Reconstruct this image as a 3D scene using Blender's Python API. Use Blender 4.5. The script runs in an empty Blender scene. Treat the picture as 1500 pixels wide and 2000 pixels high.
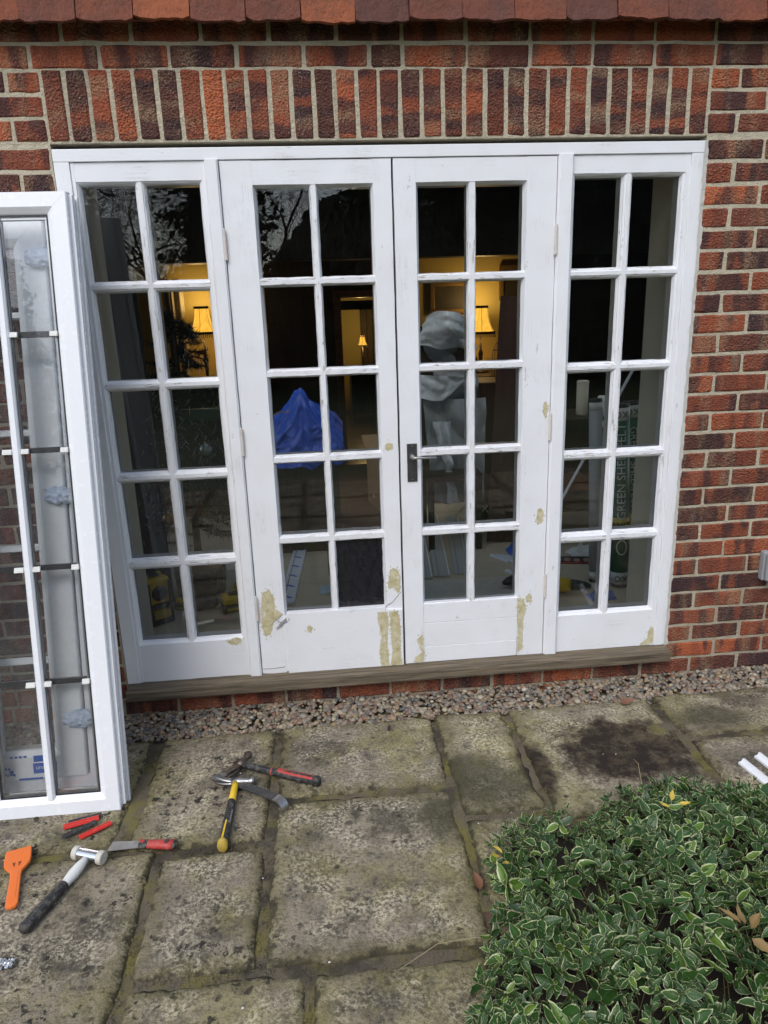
import bpy, bmesh, math, random
from mathutils import Vector, Matrix, noise as mnoise
random.seed(7)
S = bpy.context.scene
COL = S.collection
R = math.radians
PI = math.pi

# ------------------------------------------------------------------ camera
cd = bpy.data.cameras.new('camera'); cam = bpy.data.objects.new('camera', cd); COL.objects.link(cam)
cam.location = (0.8555, -2.765, 1.604)
cam.rotation_euler = (1.2955, 0.0316, -0.0953)
cd.sensor_width = 36; cd.lens = 1395 / 2000 * 36
cd.clip_start = 0.02; cd.clip_end = 600
S.camera = cam
# ------------------------------------------------------------------ overcast sky, weak soft sun
SUN_EL, SUN_AZ = 48, 205
w = bpy.data.worlds.new('World'); S.world = w; w.use_nodes = True
wn = w.node_tree
for n in list(wn.nodes): wn.nodes.remove(n)
sky = wn.nodes.new('ShaderNodeTexSky'); sky.sky_type = 'NISHITA'; sky.sun_disc = False
sky.sun_elevation = R(SUN_EL); sky.sun_rotation = R(SUN_AZ)
sky.air_density = 1.0; sky.dust_density = 1.5; sky.ozone_density = 1.0
hs = wn.nodes.new('ShaderNodeHueSaturation'); hs.inputs['Saturation'].default_value = 0.74
bg = wn.nodes.new('ShaderNodeBackground'); bg.inputs['Strength'].default_value = 0.15
wo = wn.nodes.new('ShaderNodeOutputWorld')
wn.links.new(sky.outputs[0], hs.inputs['Color']); wn.links.new(hs.outputs[0], bg.inputs['Color']); wn.links.new(bg.outputs[0], wo.inputs[0])
ld = bpy.data.lights.new('sun', 'SUN'); ld.energy = 0.8; ld.angle = R(30); ld.color = (1, .985, .965)
sun = bpy.data.objects.new('sun', ld); COL.objects.link(sun)
az = R(SUN_AZ); sdir = Vector((math.sin(az) * math.cos(R(SUN_EL)), math.cos(az) * math.cos(R(SUN_EL)), math.sin(R(SUN_EL))))
sun.rotation_euler = sdir.to_track_quat('Z', 'Y').to_euler(); sun.location = (0, -6, 8)
vs = S.view_settings
vs.view_transform = 'Standard'; vs.look = 'None'; vs.gamma = 1; vs.use_curve_mapping = False
vs.exposure = 0.82
S.cycles.use_denoising = True
S.cycles.max_bounces = 8; S.cycles.diffuse_bounces = 4; S.cycles.glossy_bounces = 4
S.cycles.transparent_max_bounces = 16; S.cycles.caustics_reflective = False; S.cycles.caustics_refractive = False
S.cycles.sample_clamp_indirect = 4

# ------------------------------------------------------------------ material helpers
class M:
    def __init__(s, name):
        s.m = bpy.data.materials.new(name); s.m.use_nodes = True; s.t = s.m.node_tree
        for n in list(s.t.nodes): s.t.nodes.remove(n)
        s.out = s.t.nodes.new('ShaderNodeOutputMaterial')
    def n(s, typ, ins=None, **props):
        nd = s.t.nodes.new('ShaderNode' + typ)
        for k, v in props.items(): setattr(nd, k, v)
        for k, v in (ins or {}).items(): s.put(nd.inputs[k], v)
        return nd
    def put(s, sock, v):
        if isinstance(v, bpy.types.NodeSocket): s.t.links.new(v, sock)
        elif isinstance(v, tuple) and len(v) == 3 and sock.type == 'RGBA': sock.default_value = (*v, 1)
        else: sock.default_value = v
    def pos(s): return s.n('NewGeometry').outputs['Position']
    def objc(s): return s.n('TexCoord').outputs['Object']
    def rnd(s):
        a = s.n('ObjectInfo').outputs['Random']; b = s.n('NewGeometry').outputs['Random Per Island']
        return s.math('FRACT', s.math('ADD', a, s.math('MULTIPLY', b, 7.31)))
    def math(s, op, a, b=0.0, clamp=False):
        nd = s.n('Math', operation=op, use_clamp=clamp); s.put(nd.inputs[0], a); s.put(nd.inputs[1], b); return nd.outputs[0]
    def vmul(s, v, k):
        nd = s.n('VectorMath', operation='MULTIPLY'); s.put(nd.inputs[0], v); s.put(nd.inputs[1], k); return nd.outputs[0]
    def vadd(s, v, k):
        nd = s.n('VectorMath', operation='ADD'); s.put(nd.inputs[0], v); s.put(nd.inputs[1], k); return nd.outputs[0]
    def comb(s, x, y, z): return s.n('CombineXYZ', {0: x, 1: y, 2: z}).outputs[0]
    def noise(s, vec, scale, detail=3, rough=.55, dist=0.0):
        return s.n('TexNoise', {'Vector': vec, 'Scale': scale, 'Detail': detail, 'Roughness': rough, 'Distortion': dist}).outputs['Fac']
    def vor(s, vec, scale, rand=1.0, feature='F1', out='Distance'):
        return s.n('TexVoronoi', {'Vector': vec, 'Scale': scale, 'Randomness': rand}, feature=feature).outputs[out]
    def ramp(s, fac, stops, interp='LINEAR'):
        nd = s.n('ValToRGB', {0: fac}); cr = nd.color_ramp; cr.interpolation = interp
        while len(cr.elements) < len(stops): cr.elements.new(.5)
        for e, (p, c) in zip(cr.elements, stops):
            e.position = p; e.color = (c, c, c, 1) if isinstance(c, (int, float)) else (*c, 1)
        return nd.outputs[0]
    def mix(s, fac, a, b, mode='MIX'):
        nd = s.n('Mix', data_type='RGBA', blend_type=mode); s.put(nd.inputs[0], fac); s.put(nd.inputs[6], a); s.put(nd.inputs[7], b); return nd.outputs[2]
    def bump(s, h, strength=.5, dist=.002, normal=None):
        ins = {'Height': h, 'Strength': strength, 'Distance': dist}
        if normal: ins['Normal'] = normal
        return s.n('Bump', ins).outputs[0]
    def bsdf(s, color, rough=.6, metal=0.0, normal=None, **kw):
        ins = {'Base Color': color, 'Roughness': rough, 'Metallic': metal}
        if normal: ins['Normal'] = normal
        ins.update(kw)
        nd = s.n('BsdfPrincipled', ins); s.t.links.new(nd.outputs[0], s.out.inputs[0]); return s.m

def simple(name, color, rough=.5, metal=0.0, var=.12, bumps=.15, scale=60, scuff=0.0, **kw):
    m = M(name); p = m.objc(); nz = m.noise(p, scale, 4, .6)
    big = m.noise(p, scale * .12, 2)
    lo = tuple(c * (1 - var * 1.6) for c in color); hi = tuple(min(1, c * (1 + var)) for c in color)
    col = m.mix(m.math('ADD', m.math('MULTIPLY', nz, .6), m.math('MULTIPLY', big, .4)), lo, hi)
    rg = m.math('ADD', rough - .06, m.math('MULTIPLY', nz, .14))
    if scuff:                                                       # dried mud, dust and scratches of use
        q = m.pos(); a = m.math('MULTIPLY', m.ramp(m.noise(q, 60, 6, .72), [(.48, 0), (.64, 1)]), scuff)
        col = m.mix(a, col, (.30, .265, .21)); sc = m.math('MULTIPLY', m.ramp(m.noise(m.vmul(p, (40, 300, 300)), 1, 3), [(.62, 0), (.68, 1)]), scuff * .8)
        col = m.mix(sc, col, (.42, .40, .37)); rg = m.math('ADD', rg, m.math('MULTIPLY', a, .35), True)
    return m.bsdf(col, rg, metal, m.bump(nz, bumps, .001), **kw)

# ---- brick
def mk_brick():
    m = M('brick_clay'); r = m.rnd(); off = m.comb(m.math('MULTIPLY', r, 91.0), m.math('MULTIPLY', r, 37.0), m.math('MULTIPLY', r, 53.0))
    p = m.vadd(m.pos(), off); lc = m.vadd(m.vmul(m.objc(), (1, 1, .22)), off)
    base = m.ramp(r, [(0, (.075, .032, .028)), (.22, (.105, .038, .027)), (.45, (.185, .052, .029)), (.7, (.26, .070, .034)), (.88, (.34, .088, .038)), (1, (.47, .125, .050))])
    fine = m.noise(p, 230, 4, .65); wob = m.math('MULTIPLY', m.math('SUBTRACT', m.noise(p, 60, 3), .5), .22)
    n1 = m.math('ADD', m.noise(lc, 14, 1, .4), wob)
    c = m.mix(m.ramp(n1, [(.49, 0), (.57, .78)]), base, (.046, .024, .026))
    n3 = m.math('ADD', m.noise(m.vadd(lc, (1, 9, 4)), 15, 1, .4), wob)
    c = m.mix(m.ramp(n3, [(.54, 0), (.64, .7)]), c, (.30, .078, .034))
    n2 = m.math('ADD', m.noise(m.vadd(lc, (7, 3, 1)), 13, 1.5, .5), wob)
    tan = m.math('MULTIPLY', m.ramp(n2, [(.52, 0), (.68, .9)]), m.ramp(fine, [(.42, .1), (.58, 1)]))
    c = m.mix(tan, c, (.33, .20, .115))
    dim = m.vor(m.vadd(p, m.vmul(m.comb(m.noise(p, 90, 1), m.noise(m.vadd(p, (5, 5, 5)), 90, 1), 0.0), (.008, .008, 0))), 135, 1)
    c = m.mix(m.ramp(dim, [(.10, .55), (.38, 0)]), c, (.022, .012, .012))
    c = m.mix(m.ramp(fine, [(.34, .6), (.46, 0)]), c, (.020, .012, .012))
    salt = m.math('MULTIPLY', m.ramp(m.noise(p, 300, 3), [(.60, 0), (.68, .7)]), m.ramp(m.noise(p, 9, 2), [(.45, .08), (.62, 1)]))
    c = m.mix(salt, c, (.48, .40, .32))
    h = m.math('ADD', m.math('MULTIPLY', fine, .7), m.math('MULTIPLY', dim, 1.6))
    h = m.math('ADD', h, m.math('MULTIPLY', m.noise(p, 40, 2), .6)); rv = m.n('TexWhiteNoise', {'W': m.math('MULTIPLY', r, 77.0)}, noise_dimensions='1D').outputs['Value']
    c = m.mix(m.math('MULTIPLY', m.ramp(m.noise(p, 30, 5, .7), [(.42, 0), (.62, 1)]), m.math('MULTIPLY', rv, .14)), c, (.36, .22, .15))
    return m.bsdf(c, .88, 0, m.bump(h, m.math('ADD', .6, m.math('MULTIPLY', rv, .4)), .0055), **{'Specular IOR Level': .3})
def mk_mortar():
    m = M('mortar_sand'); p = m.pos(); f = m.noise(p, 300, 4, .7); b = m.noise(p, 5, 4, .6)
    c = m.mix(b, (.52, .455, .33), (.66, .59, .44)); c = m.mix(m.ramp(f, [(.3, .5), (.5, 0)]), c, (.22, .18, .12))
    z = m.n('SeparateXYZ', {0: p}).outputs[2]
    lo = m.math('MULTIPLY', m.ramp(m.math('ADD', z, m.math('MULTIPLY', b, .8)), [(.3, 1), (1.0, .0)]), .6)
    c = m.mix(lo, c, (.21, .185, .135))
    rain = m.ramp(m.noise(m.vmul(p, (14, 14, 1.2)), 1, 4, .6), [(.52, 0), (.72, .45)]); c = m.mix(rain, c, (.20, .175, .13))
    h = m.math('ADD', f, m.math('MULTIPLY', m.noise(p, 45, 4, .7), 2.4))
    return m.bsdf(c, .95, 0, m.bump(h, 1.0, .005))
def mk_tile():
    m = M('clay_tile'); r = m.rnd(); off = m.comb(m.math('MULTIPLY', r, 51.0), m.math('MULTIPLY', r, 17.0), 0.0); p = m.vadd(m.pos(), off)
    c = m.ramp(r, [(0, (.10, .040, .030)), (.35, (.14, .046, .028)), (.7, (.20, .058, .027)), (1, (.31, .088, .032))])
    n = m.noise(p, 9, 4, .6); f = m.noise(m.vmul(p, (1, 1, .5)), 140, 4, .7)
    c = m.mix(m.ramp(n, [(.45, 0), (.7, .6)]), c, (.085, .042, .034)); c = m.mix(m.ramp(f, [(.3, .5), (.5, 0)]), c, (.04, .02, .016))
    h = m.math('ADD', f, m.math('MULTIPLY', m.noise(p, 30, 3), 1.6))
    return m.bsdf(c, .85, 0, m.bump(h, 1.0, .006))
def mk_paint(name, stretch, flake, dirt=.25):
    m = M(name); p = m.pos(); g = m.vmul(p, stretch)
    n = m.noise(g, 1.0, 5, .65); patch = m.noise(p, 5, 4, .6); fine = m.noise(p, 160, 3, .6)
    c = m.mix(m.ramp(patch, [(.35, 0), (.8, dirt)]), (.79, .80, .82), (.60, .58, .54))
    ridge = m.math('ABSOLUTE', m.math('SUBTRACT', n, .5))
    crack = m.math('MULTIPLY', m.ramp(ridge, [(.0, 1), (.010, 0)]), m.ramp(m.noise(p, 7, 3), [(.56 - flake * .16, 0), (.70 - flake * .16, .55)]))
    c = m.mix(crack, c, (.36, .34, .31))
    bn = m.noise(m.vmul(g, (.8, .8, .8)), 1.0, 6, .7); where = m.noise(p, 16, 4, .65)
    bare = m.math('MULTIPLY', m.ramp(bn, [(.575, 0), (.60, 1)]), m.ramp(where, [(.66 - flake * .14, 0), (.70 - flake * .14, min(1, .3 + flake * .6))]))
    c = m.mix(bare, c, (.33, .30, .26))
    h = m.math('ADD', m.math('MULTIPLY', n, .5), m.math('SUBTRACT', m.math('MULTIPLY', fine, .12), m.math('ADD', crack, m.math('MULTIPLY', bare, 1.4))))
    return m.bsdf(c, .40, 0, m.bump(h, .5, .0012), **{'Specular IOR Level': .4})
def mk_glass(name, tint=(.97, .985, .975), wav=.02, film=.012):
    m = M(name); p = m.pos()
    nr = m.bump(m.noise(p, 5, 1), wav, .02)
    fr = m.n('Fresnel', {'IOR': 1.5, 'Normal': nr}).outputs[0]
    fac = m.math('MULTIPLY', fr, 1.0, True)
    tr = m.n('BsdfTransparent', {0: tint}); gl = m.n('BsdfGlossy', {'Roughness': .0, 'Normal': nr, 'Color': (1, 1, 1)})
    dust = m.math('MULTIPLY', m.ramp(m.noise(p, 40, 5, .7), [(.45, .3), (.75, 1)]), film)  # thin dust, plus painted haze where the film is strong
    df = m.n('BsdfDiffuse', {0: (.66, .68, .70)})
    a = m.n('MixShader', {0: dust, 1: tr.outputs[0], 2: df.outputs[0]})
    b = m.n('MixShader', {0: fac, 1: a.outputs[0], 2: gl.outputs[0]})
    m.t.links.new(b.outputs[0], m.out.inputs[0]); return m.m
def mk_slab():
    m = M('riven_stone'); p = m.pos(); r = m.n('ObjectInfo').outputs['Random']
    q = m.vadd(p, m.comb(m.math('MULTIPLY', r, 9.0), m.math('MULTIPLY', r, 5.0), 0.0))
    b = m.noise(q, 3.2, 4, .6); md = m.noise(q, 15, 6, .68); f = m.noise(q, 95, 5, .72); ff = m.noise(q, 330, 3, .7)
    edge = m.n('Attribute', attribute_name='edge').outputs['Fac']
    c = m.mix(m.ramp(b, [(.34, 0), (.64, 1)]), (.255, .212, .150), (.41, .348, .228))
    c = m.mix(m.ramp(r, [(.0, .0), (.35, .1), (.6, .65), (.8, .2), (1, .75)]), c, (.220, .186, .148))
    grime = m.ramp(m.noise(m.vadd(q, (3, 1, 0)), 4.5, 7, .68), [(.48, 0), (.58, .82)])
    c = m.mix(grime, c, (.082, .070, .050))
    alg = m.math('MULTIPLY', m.ramp(m.noise(m.vadd(p, (4, 2, 0)), 2.8, 6, .68), [(.48, 0), (.60, .75)]), m.ramp(md, [(.3, .4), (.6, 1)]))
    c = m.mix(alg, c, (.30, .265, .105))
    c = m.mix(m.ramp(md, [(.34, .55), (.47, 0)]), c, (.085, .076, .06))
    pale = m.math('MULTIPLY', m.ramp(f, [(.46, 0), (.57, 1)]), m.ramp(m.noise(m.vadd(q, (9, 9, 0)), 7, 6, .7), [(.46, .08), (.62, .85)]))
    c = m.mix(pale, c, (.68, .60, .43))
    c = m.mix(m.ramp(f, [(.38, .5), (.47, 0)]), c, (.07, .06, .046))
    pit = m.math('MULTIPLY', m.ramp(m.vor(m.vadd(q, m.vmul(m.comb(f, md, 0.0), (.03, .03, 0))), 17, 1), [(.10, 1), (.17, 0)]), m.ramp(b, [(.4, .2), (.6, .9)]))
    c = m.mix(pit, c, (.035, .030, .023))
    c = m.mix(m.ramp(ff, [(.30, .35), (.42, 0)]), c, (.05, .044, .035))
    c = m.mix(m.ramp(ff, [(.61, 0), (.71, .4)]), c, (.55, .51, .43))
    # moss and soil creeping in from the joints
    cr = m.math('ADD', edge, m.math('MULTIPLY', m.math('SUBTRACT', m.noise(p, 22, 6, .7), .5), .11))
    c = m.mix(m.ramp(cr, [(.0, .75), (.025, .4), (.06, 0)]), c, (.155, .135, .055))
    c = m.mix(m.ramp(cr, [(-.0, .8), (.012, .0)]), c, (.05, .042, .026))
    # black lichen spots, thicker on the left slabs
    wv = m.vmul(m.comb(m.noise(p, 70, 3), m.noise(m.vadd(p, (3, 3, 3)), 70, 3), 0.0), (.05, .05, 0))
    x = m.n('SeparateXYZ', {0: p}).outputs[0]
    lf = m.ramp(m.math('MULTIPLY', x, .5), [(.22, 1), (.55, .35)])
    for sc, sh, lo_ in ((26, 0, .40), (48, 4, .46)):
        sp = m.vor(m.vadd(m.vadd(p, wv), (sh, sh, 0)), sc, 1)
        dens = m.math('MULTIPLY', m.ramp(m.noise(m.vadd(p, (8 + sh, 1, 0)), 6, 4, .65), [(lo_, 0), (lo_ + .14, 1)]), lf)
        c = m.mix(m.math('MULTIPLY', m.ramp(sp, [(.22, .95), (.31, 0)]), dens), c, (.030, .027, .022))
    # damp soil stain on the slab in front of the right-hand side window, algae streak beside it
    def blob(cx, cy, sx, sy, lo, hi, nz):
        v = m.vmul(m.vadd(p, (-cx, -cy, 0)), (1 / sx, 1 / sy, 0)); d = m.n('VectorMath', {0: v}, operation='LENGTH').outputs['Value']
        return m.ramp(m.math('ADD', d, m.math('MULTIPLY', m.math('SUBTRACT', nz, .5), 1.6)), [(lo, 1), (hi, 0)])
    nz = m.noise(p, 8, 7, .72)
    st = m.math('MAXIMUM', blob(1.93, -.53, .29, .22, .72, .98, nz), blob(1.565, -.60, .07, .19, .6, 1.0, nz))
    brk = m.ramp(m.noise(m.vadd(p, (2, 7, 0)), 14, 6, .7), [(.38, .25), (.55, .95)])
    c = m.mix(m.math('MULTIPLY', st, .75), c, (.080, .054, .033)); c = m.mix(m.math('MULTIPLY', st, brk), c, (.026, .019, .014))
    gr = m.math('MAXIMUM', blob(1.36, -.64, .22, .20, .5, 1.1, nz), blob(1.19, -.80, .16, .12, .5, 1.1, nz))
    gr = m.math('MAXIMUM', gr, blob(2.35, -.36, .22, .10, .4, 1.1, nz))
    c = m.mix(m.math('MULTIPLY', gr, .75), c, (.060, .056, .030))
    h = m.math('ADD', m.math('MULTIPLY', md, 2.2), m.math('ADD', m.math('MULTIPLY', f, 1.3), m.math('MULTIPLY', ff, .45)))
    return m.bsdf(c, .93, 0, m.bump(h, 1.0, .006), **{'Specular IOR Level': .25})
def mk_soil():
    m = M('joint_soil'); p = m.pos(); f = m.noise(p, 160, 5, .75); b = m.noise(p, 7, 4, .6)
    c = m.mix(f, (.05, .04, .026), (.25, .205, .135)); c = m.mix(m.ramp(b, [(.46, 0), (.60, .85)]), c, (.19, .165, .040)); c = m.mix(m.ramp(m.noise(m.vadd(p, (5, 5, 0)), 4, 5, .7), [(.5, 0), (.6, .8)]), c, (.045, .036, .024))
    c = m.mix(m.ramp(m.noise(p, 500, 2), [(.68, 0), (.75, .6)]), c, (.3, .26, .2))
    return m.bsdf(c, .95, 0, m.bump(f, 1, .008))
def mk_pebble():
    m = M('pebbles'); r = m.n('NewGeometry').outputs['Random Per Island']; p = m.pos()
    c = m.ramp(r, [(0, (.16, .155, .145)), (.15, (.27, .21, .135)), (.3, (.088, .09, .088)), (.45, (.29, .20, .125)), (.58, (.20, .185, .155)), (.7, (.38, .33, .23)), (.8, (.20, .095, .055)), (.9, (.09, .09, .085)), (.96, (.27, .20, .09)), (1, (.46, .42, .34))])
    n = m.noise(p, 120, 4, .7); c = m.mix(m.ramp(n, [(.3, .4), (.5, 0)]), c, (.05, .045, .035))
    return m.bsdf(c, .6, 0, m.bump(n, .3, .002))
def mk_leaf():
    m = M('variegated_leaf'); uv = m.n('UVMap').outputs[0]; sx = m.n('SeparateXYZ', {0: uv}); u, v = sx.outputs[0], sx.outputs[1]; r = m.rnd(); p = m.pos()
    edge = m.math('ABSOLUTE', m.math('SUBTRACT', m.math('MULTIPLY', u, 2.0), 1.0))
    tip = m.math('ABSOLUTE', m.math('SUBTRACT', m.math('MULTIPLY', v, 2.0), 1.0))
    e = m.math('MAXIMUM', edge, m.math('ADD', m.math('MULTIPLY', tip, .93), .0))
    wob = m.math('MULTIPLY', m.math('SUBTRACT', m.noise(p, 110, 3), .5), .5)
    wid = m.math('MULTIPLY', m.math('SUBTRACT', r, .5), .22)
    mar = m.ramp(m.math('ADD', m.math('ADD', e, wob), wid), [(.82, 0), (.90, 1)])
    n = m.noise(p, 45, 3)
    g = m.mix(n, (.014, .046, .010), (.052, .135, .020)); g = m.mix(m.ramp(r, [(.0, .55), (.25, 0)]), g, (.012, .036, .016)); g = m.mix(m.ramp(r, [(.80, 0), (.95, .8)]), g, (.13, .23, .022))
    g = m.mix(m.ramp(edge, [(.0, .5), (.07, 0)]), g, (.075, .13, .05))
    pale = m.mix(n, (.36, .42, .16), (.68, .70, .44)); dmg = m.math('MULTIPLY', m.ramp(m.noise(p, 70, 4), [(.64, 0), (.70, .8)]), m.ramp(m.noise(p, 8, 2), [(.5, 0), (.6, 1)]))
    c = m.mix(mar, g, pale); c = m.mix(dmg, c, (.16, .10, .04))
    h = m.math('ADD', m.ramp(edge, [(0, 0), (.12, 1)]), m.math('MULTIPLY', m.math('SINE', m.math('ADD', m.math('MULTIPLY', v, 42.0), m.math('MULTIPLY', edge, -9.0))), .18))
    b = m.n('BsdfPrincipled', {'Base Color': c, 'Roughness': .40, 'Normal': m.bump(h, .5, .0015), 'Specular IOR Level': .5})
    t = m.n('BsdfTranslucent', {0: c}); mx = m.n('MixShader', {0: .18, 1: b.outputs[0], 2: t.outputs[0]})
    m.t.links.new(mx.outputs[0], m.out.inputs[0]); return m.m
def mk_emit(name, col, strength, base=(.8, .6, .3)):
    m = M(name); return m.bsdf(base, .8, **{'Emission Color': (*col, 1), 'Emission Strength': strength})
def mk_wood(name, a, b, stretch, rough=.6, scale=1.0):
    m = M(name); p = m.vmul(m.pos(), stretch); n = m.noise(p, scale, 5, .65, .6); f = m.noise(m.vmul(p, (4, 4, 4)), scale, 4, .7)
    c = m.mix(m.ramp(n, [(.3, 0), (.7, 1)]), a, b); c = m.mix(m.ramp(f, [(.3, .6), (.5, 0)]), c, tuple(k * .45 for k in a))
    return m.bsdf(c, rough, 0, m.bump(f, .35, .0015))
def mk_foliage(name, a, b):
    m = M(name); r = m.n('NewGeometry').outputs['Random Per Island']; c = m.mix(r, a, b); return m.bsdf(c, .7)

BRICK, MORTAR, TILE = mk_brick(), mk_mortar(), mk_tile()
PV = mk_paint('white_paint_upright', (95, 95, 4), .36); PH = mk_paint('white_paint_level', (4, 95, 95), .36)
PBH = mk_paint('flaking_paint_level', (14, 170, 170), 1.35, .4); PBV = mk_paint('flaking_paint_upright', (170, 170, 14), .95, .4)
GLASS = mk_glass('old_window_glass', wav=.012, film=.002); GLASS2 = mk_glass('new_window_glass', (.997, .999, 1.0), .008, .06)  # new glass film doubles as painted pale haze, lifting the unit behind
SLAB, SOIL, PEB, LEAF = mk_slab(), mk_soil(), mk_pebble(), mk_leaf()
UPVC = simple('white_upvc', (.80, .81, .83), .25, var=.02, bumps=.02, scale=30)
def mk_filler():
    m = M('cream_filler'); p = m.pos(); n = m.noise(m.vmul(p, (60, 60, 25)), 1, 6, .7); b = m.noise(p, 30, 5, .7); f = m.noise(p, 240, 3)
    c = m.mix(m.ramp(b, [(.36, 0), (.62, 1)]), (.42, .355, .185), (.60, .545, .36)); c = m.mix(m.ramp(n, [(.60, 0), (.66, .85)]), c, (.70, .69, .66)); c = m.mix(m.ramp(n, [(.30, .8), (.38, 0)]), c, (.25, .21, .15))
    return m.bsdf(c, .88, 0, m.bump(m.math('ADD', n, m.math('MULTIPLY', f, .4)), .9, .0015))
FILLER = mk_filler()
TIMBER = mk_wood('weathered_sill_timber', (.050, .038, .024), (.225, .178, .118), (3, 85, 85), .9)
GREY = simple('grey_primer', (.28, .28, .30), .7)
RUSTWHITE = simple('painted_hinge', (.66, .60, .55), .5, var=.25, bumps=.4, scale=300)
STEELD = simple('tarnished_chrome', (.20, .20, .21), .32, .9, var=.35, bumps=.2, scale=150)
STEEL = simple('worn_steel', (.42, .41, .40), .34, 1, var=.25, bumps=.2, scale=200, scuff=0.35)
STEELB = simple('brown_forged_steel', (.15, .11, .09), .42, .85, var=.4, bumps=.3, scale=150, scuff=0.4)
CHROME = simple('chrome', (.72, .73, .75), .12, 1, var=.05, bumps=.02, scuff=0.12)
BLACKR = simple('black_rubber', (.018, .018, .019), .55, var=.3, bumps=.4, scale=400, scuff=0.35)
BLACKP = simple('black_plastic', (.03, .03, .032), .45, bumps=.1, scuff=0.22)
REDP = simple('red_plastic', (.62, .030, .022), .38, bumps=.08, scuff=0.12)
REDG = simple('red_grip', (.45, .040, .032), .55, var=.2, bumps=.2, scale=120, scuff=0.3)
YELP = simple('yellow_plastic', (.70, .46, .015), .42, var=.1, bumps=.1, scuff=0.22)
YELW = simple('worn_yellow_plastic', (.52, .36, .035), .6, var=.3, bumps=.3, scuff=0.4)
ORP = simple('orange_plastic', (.80, .17, .022), .42, var=.05, bumps=.05, scuff=0.14)
WHITEP = simple('white_plastic', (.74, .74, .70), .4, var=.05, bumps=.05, scuff=0.15)
NYLON = simple('cream_nylon', (.58, .55, .47), .55, var=.12, bumps=.1, scuff=0.4)
SPACER = simple('black_spacer_bar', (.028, .028, .030), .4)
GASKET = simple('black_gasket', (.02, .022, .025), .6)
ALU = simple('aluminium_spacer', (.45, .46, .46), .35, .8)
WRAP = simple('crumpled_blue_wrap', (.56, .66, .80), .45, var=.15, bumps=.5, scale=70)
BLUET = simple('blue_tape', (.02, .12, .55), .4); WHITET = simple('white_print', (.75, .77, .80), .5)
SOCKET = simple('grey_socket_plastic', (.30, .31, .32), .45, var=.04, bumps=.03)
DARKWOOD = mk_wood('dark_oak', (.022, .013, .008), (.045, .026, .015), (30, 30, 3), .5)
REDWOOD = mk_wood('red_brown_panel', (.035, .013, .008), (.07, .026, .014), (20, 20, 2), .5)
FLOORW = mk_wood('varnished_floor', (.10, .042, .014), (.19, .085, .030), (3, 26, 26), .28)
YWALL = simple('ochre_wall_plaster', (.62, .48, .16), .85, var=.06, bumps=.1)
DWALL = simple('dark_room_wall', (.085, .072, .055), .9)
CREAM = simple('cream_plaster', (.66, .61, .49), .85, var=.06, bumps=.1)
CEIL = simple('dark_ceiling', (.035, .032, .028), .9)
DUST = simple('tan_floor_board', (.52, .44, .31), .85, var=.15, bumps=.2, scale=20)
BAG = simple('black_bin_bag', (.012, .012, .016), .28, var=.2, bumps=.1)

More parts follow.
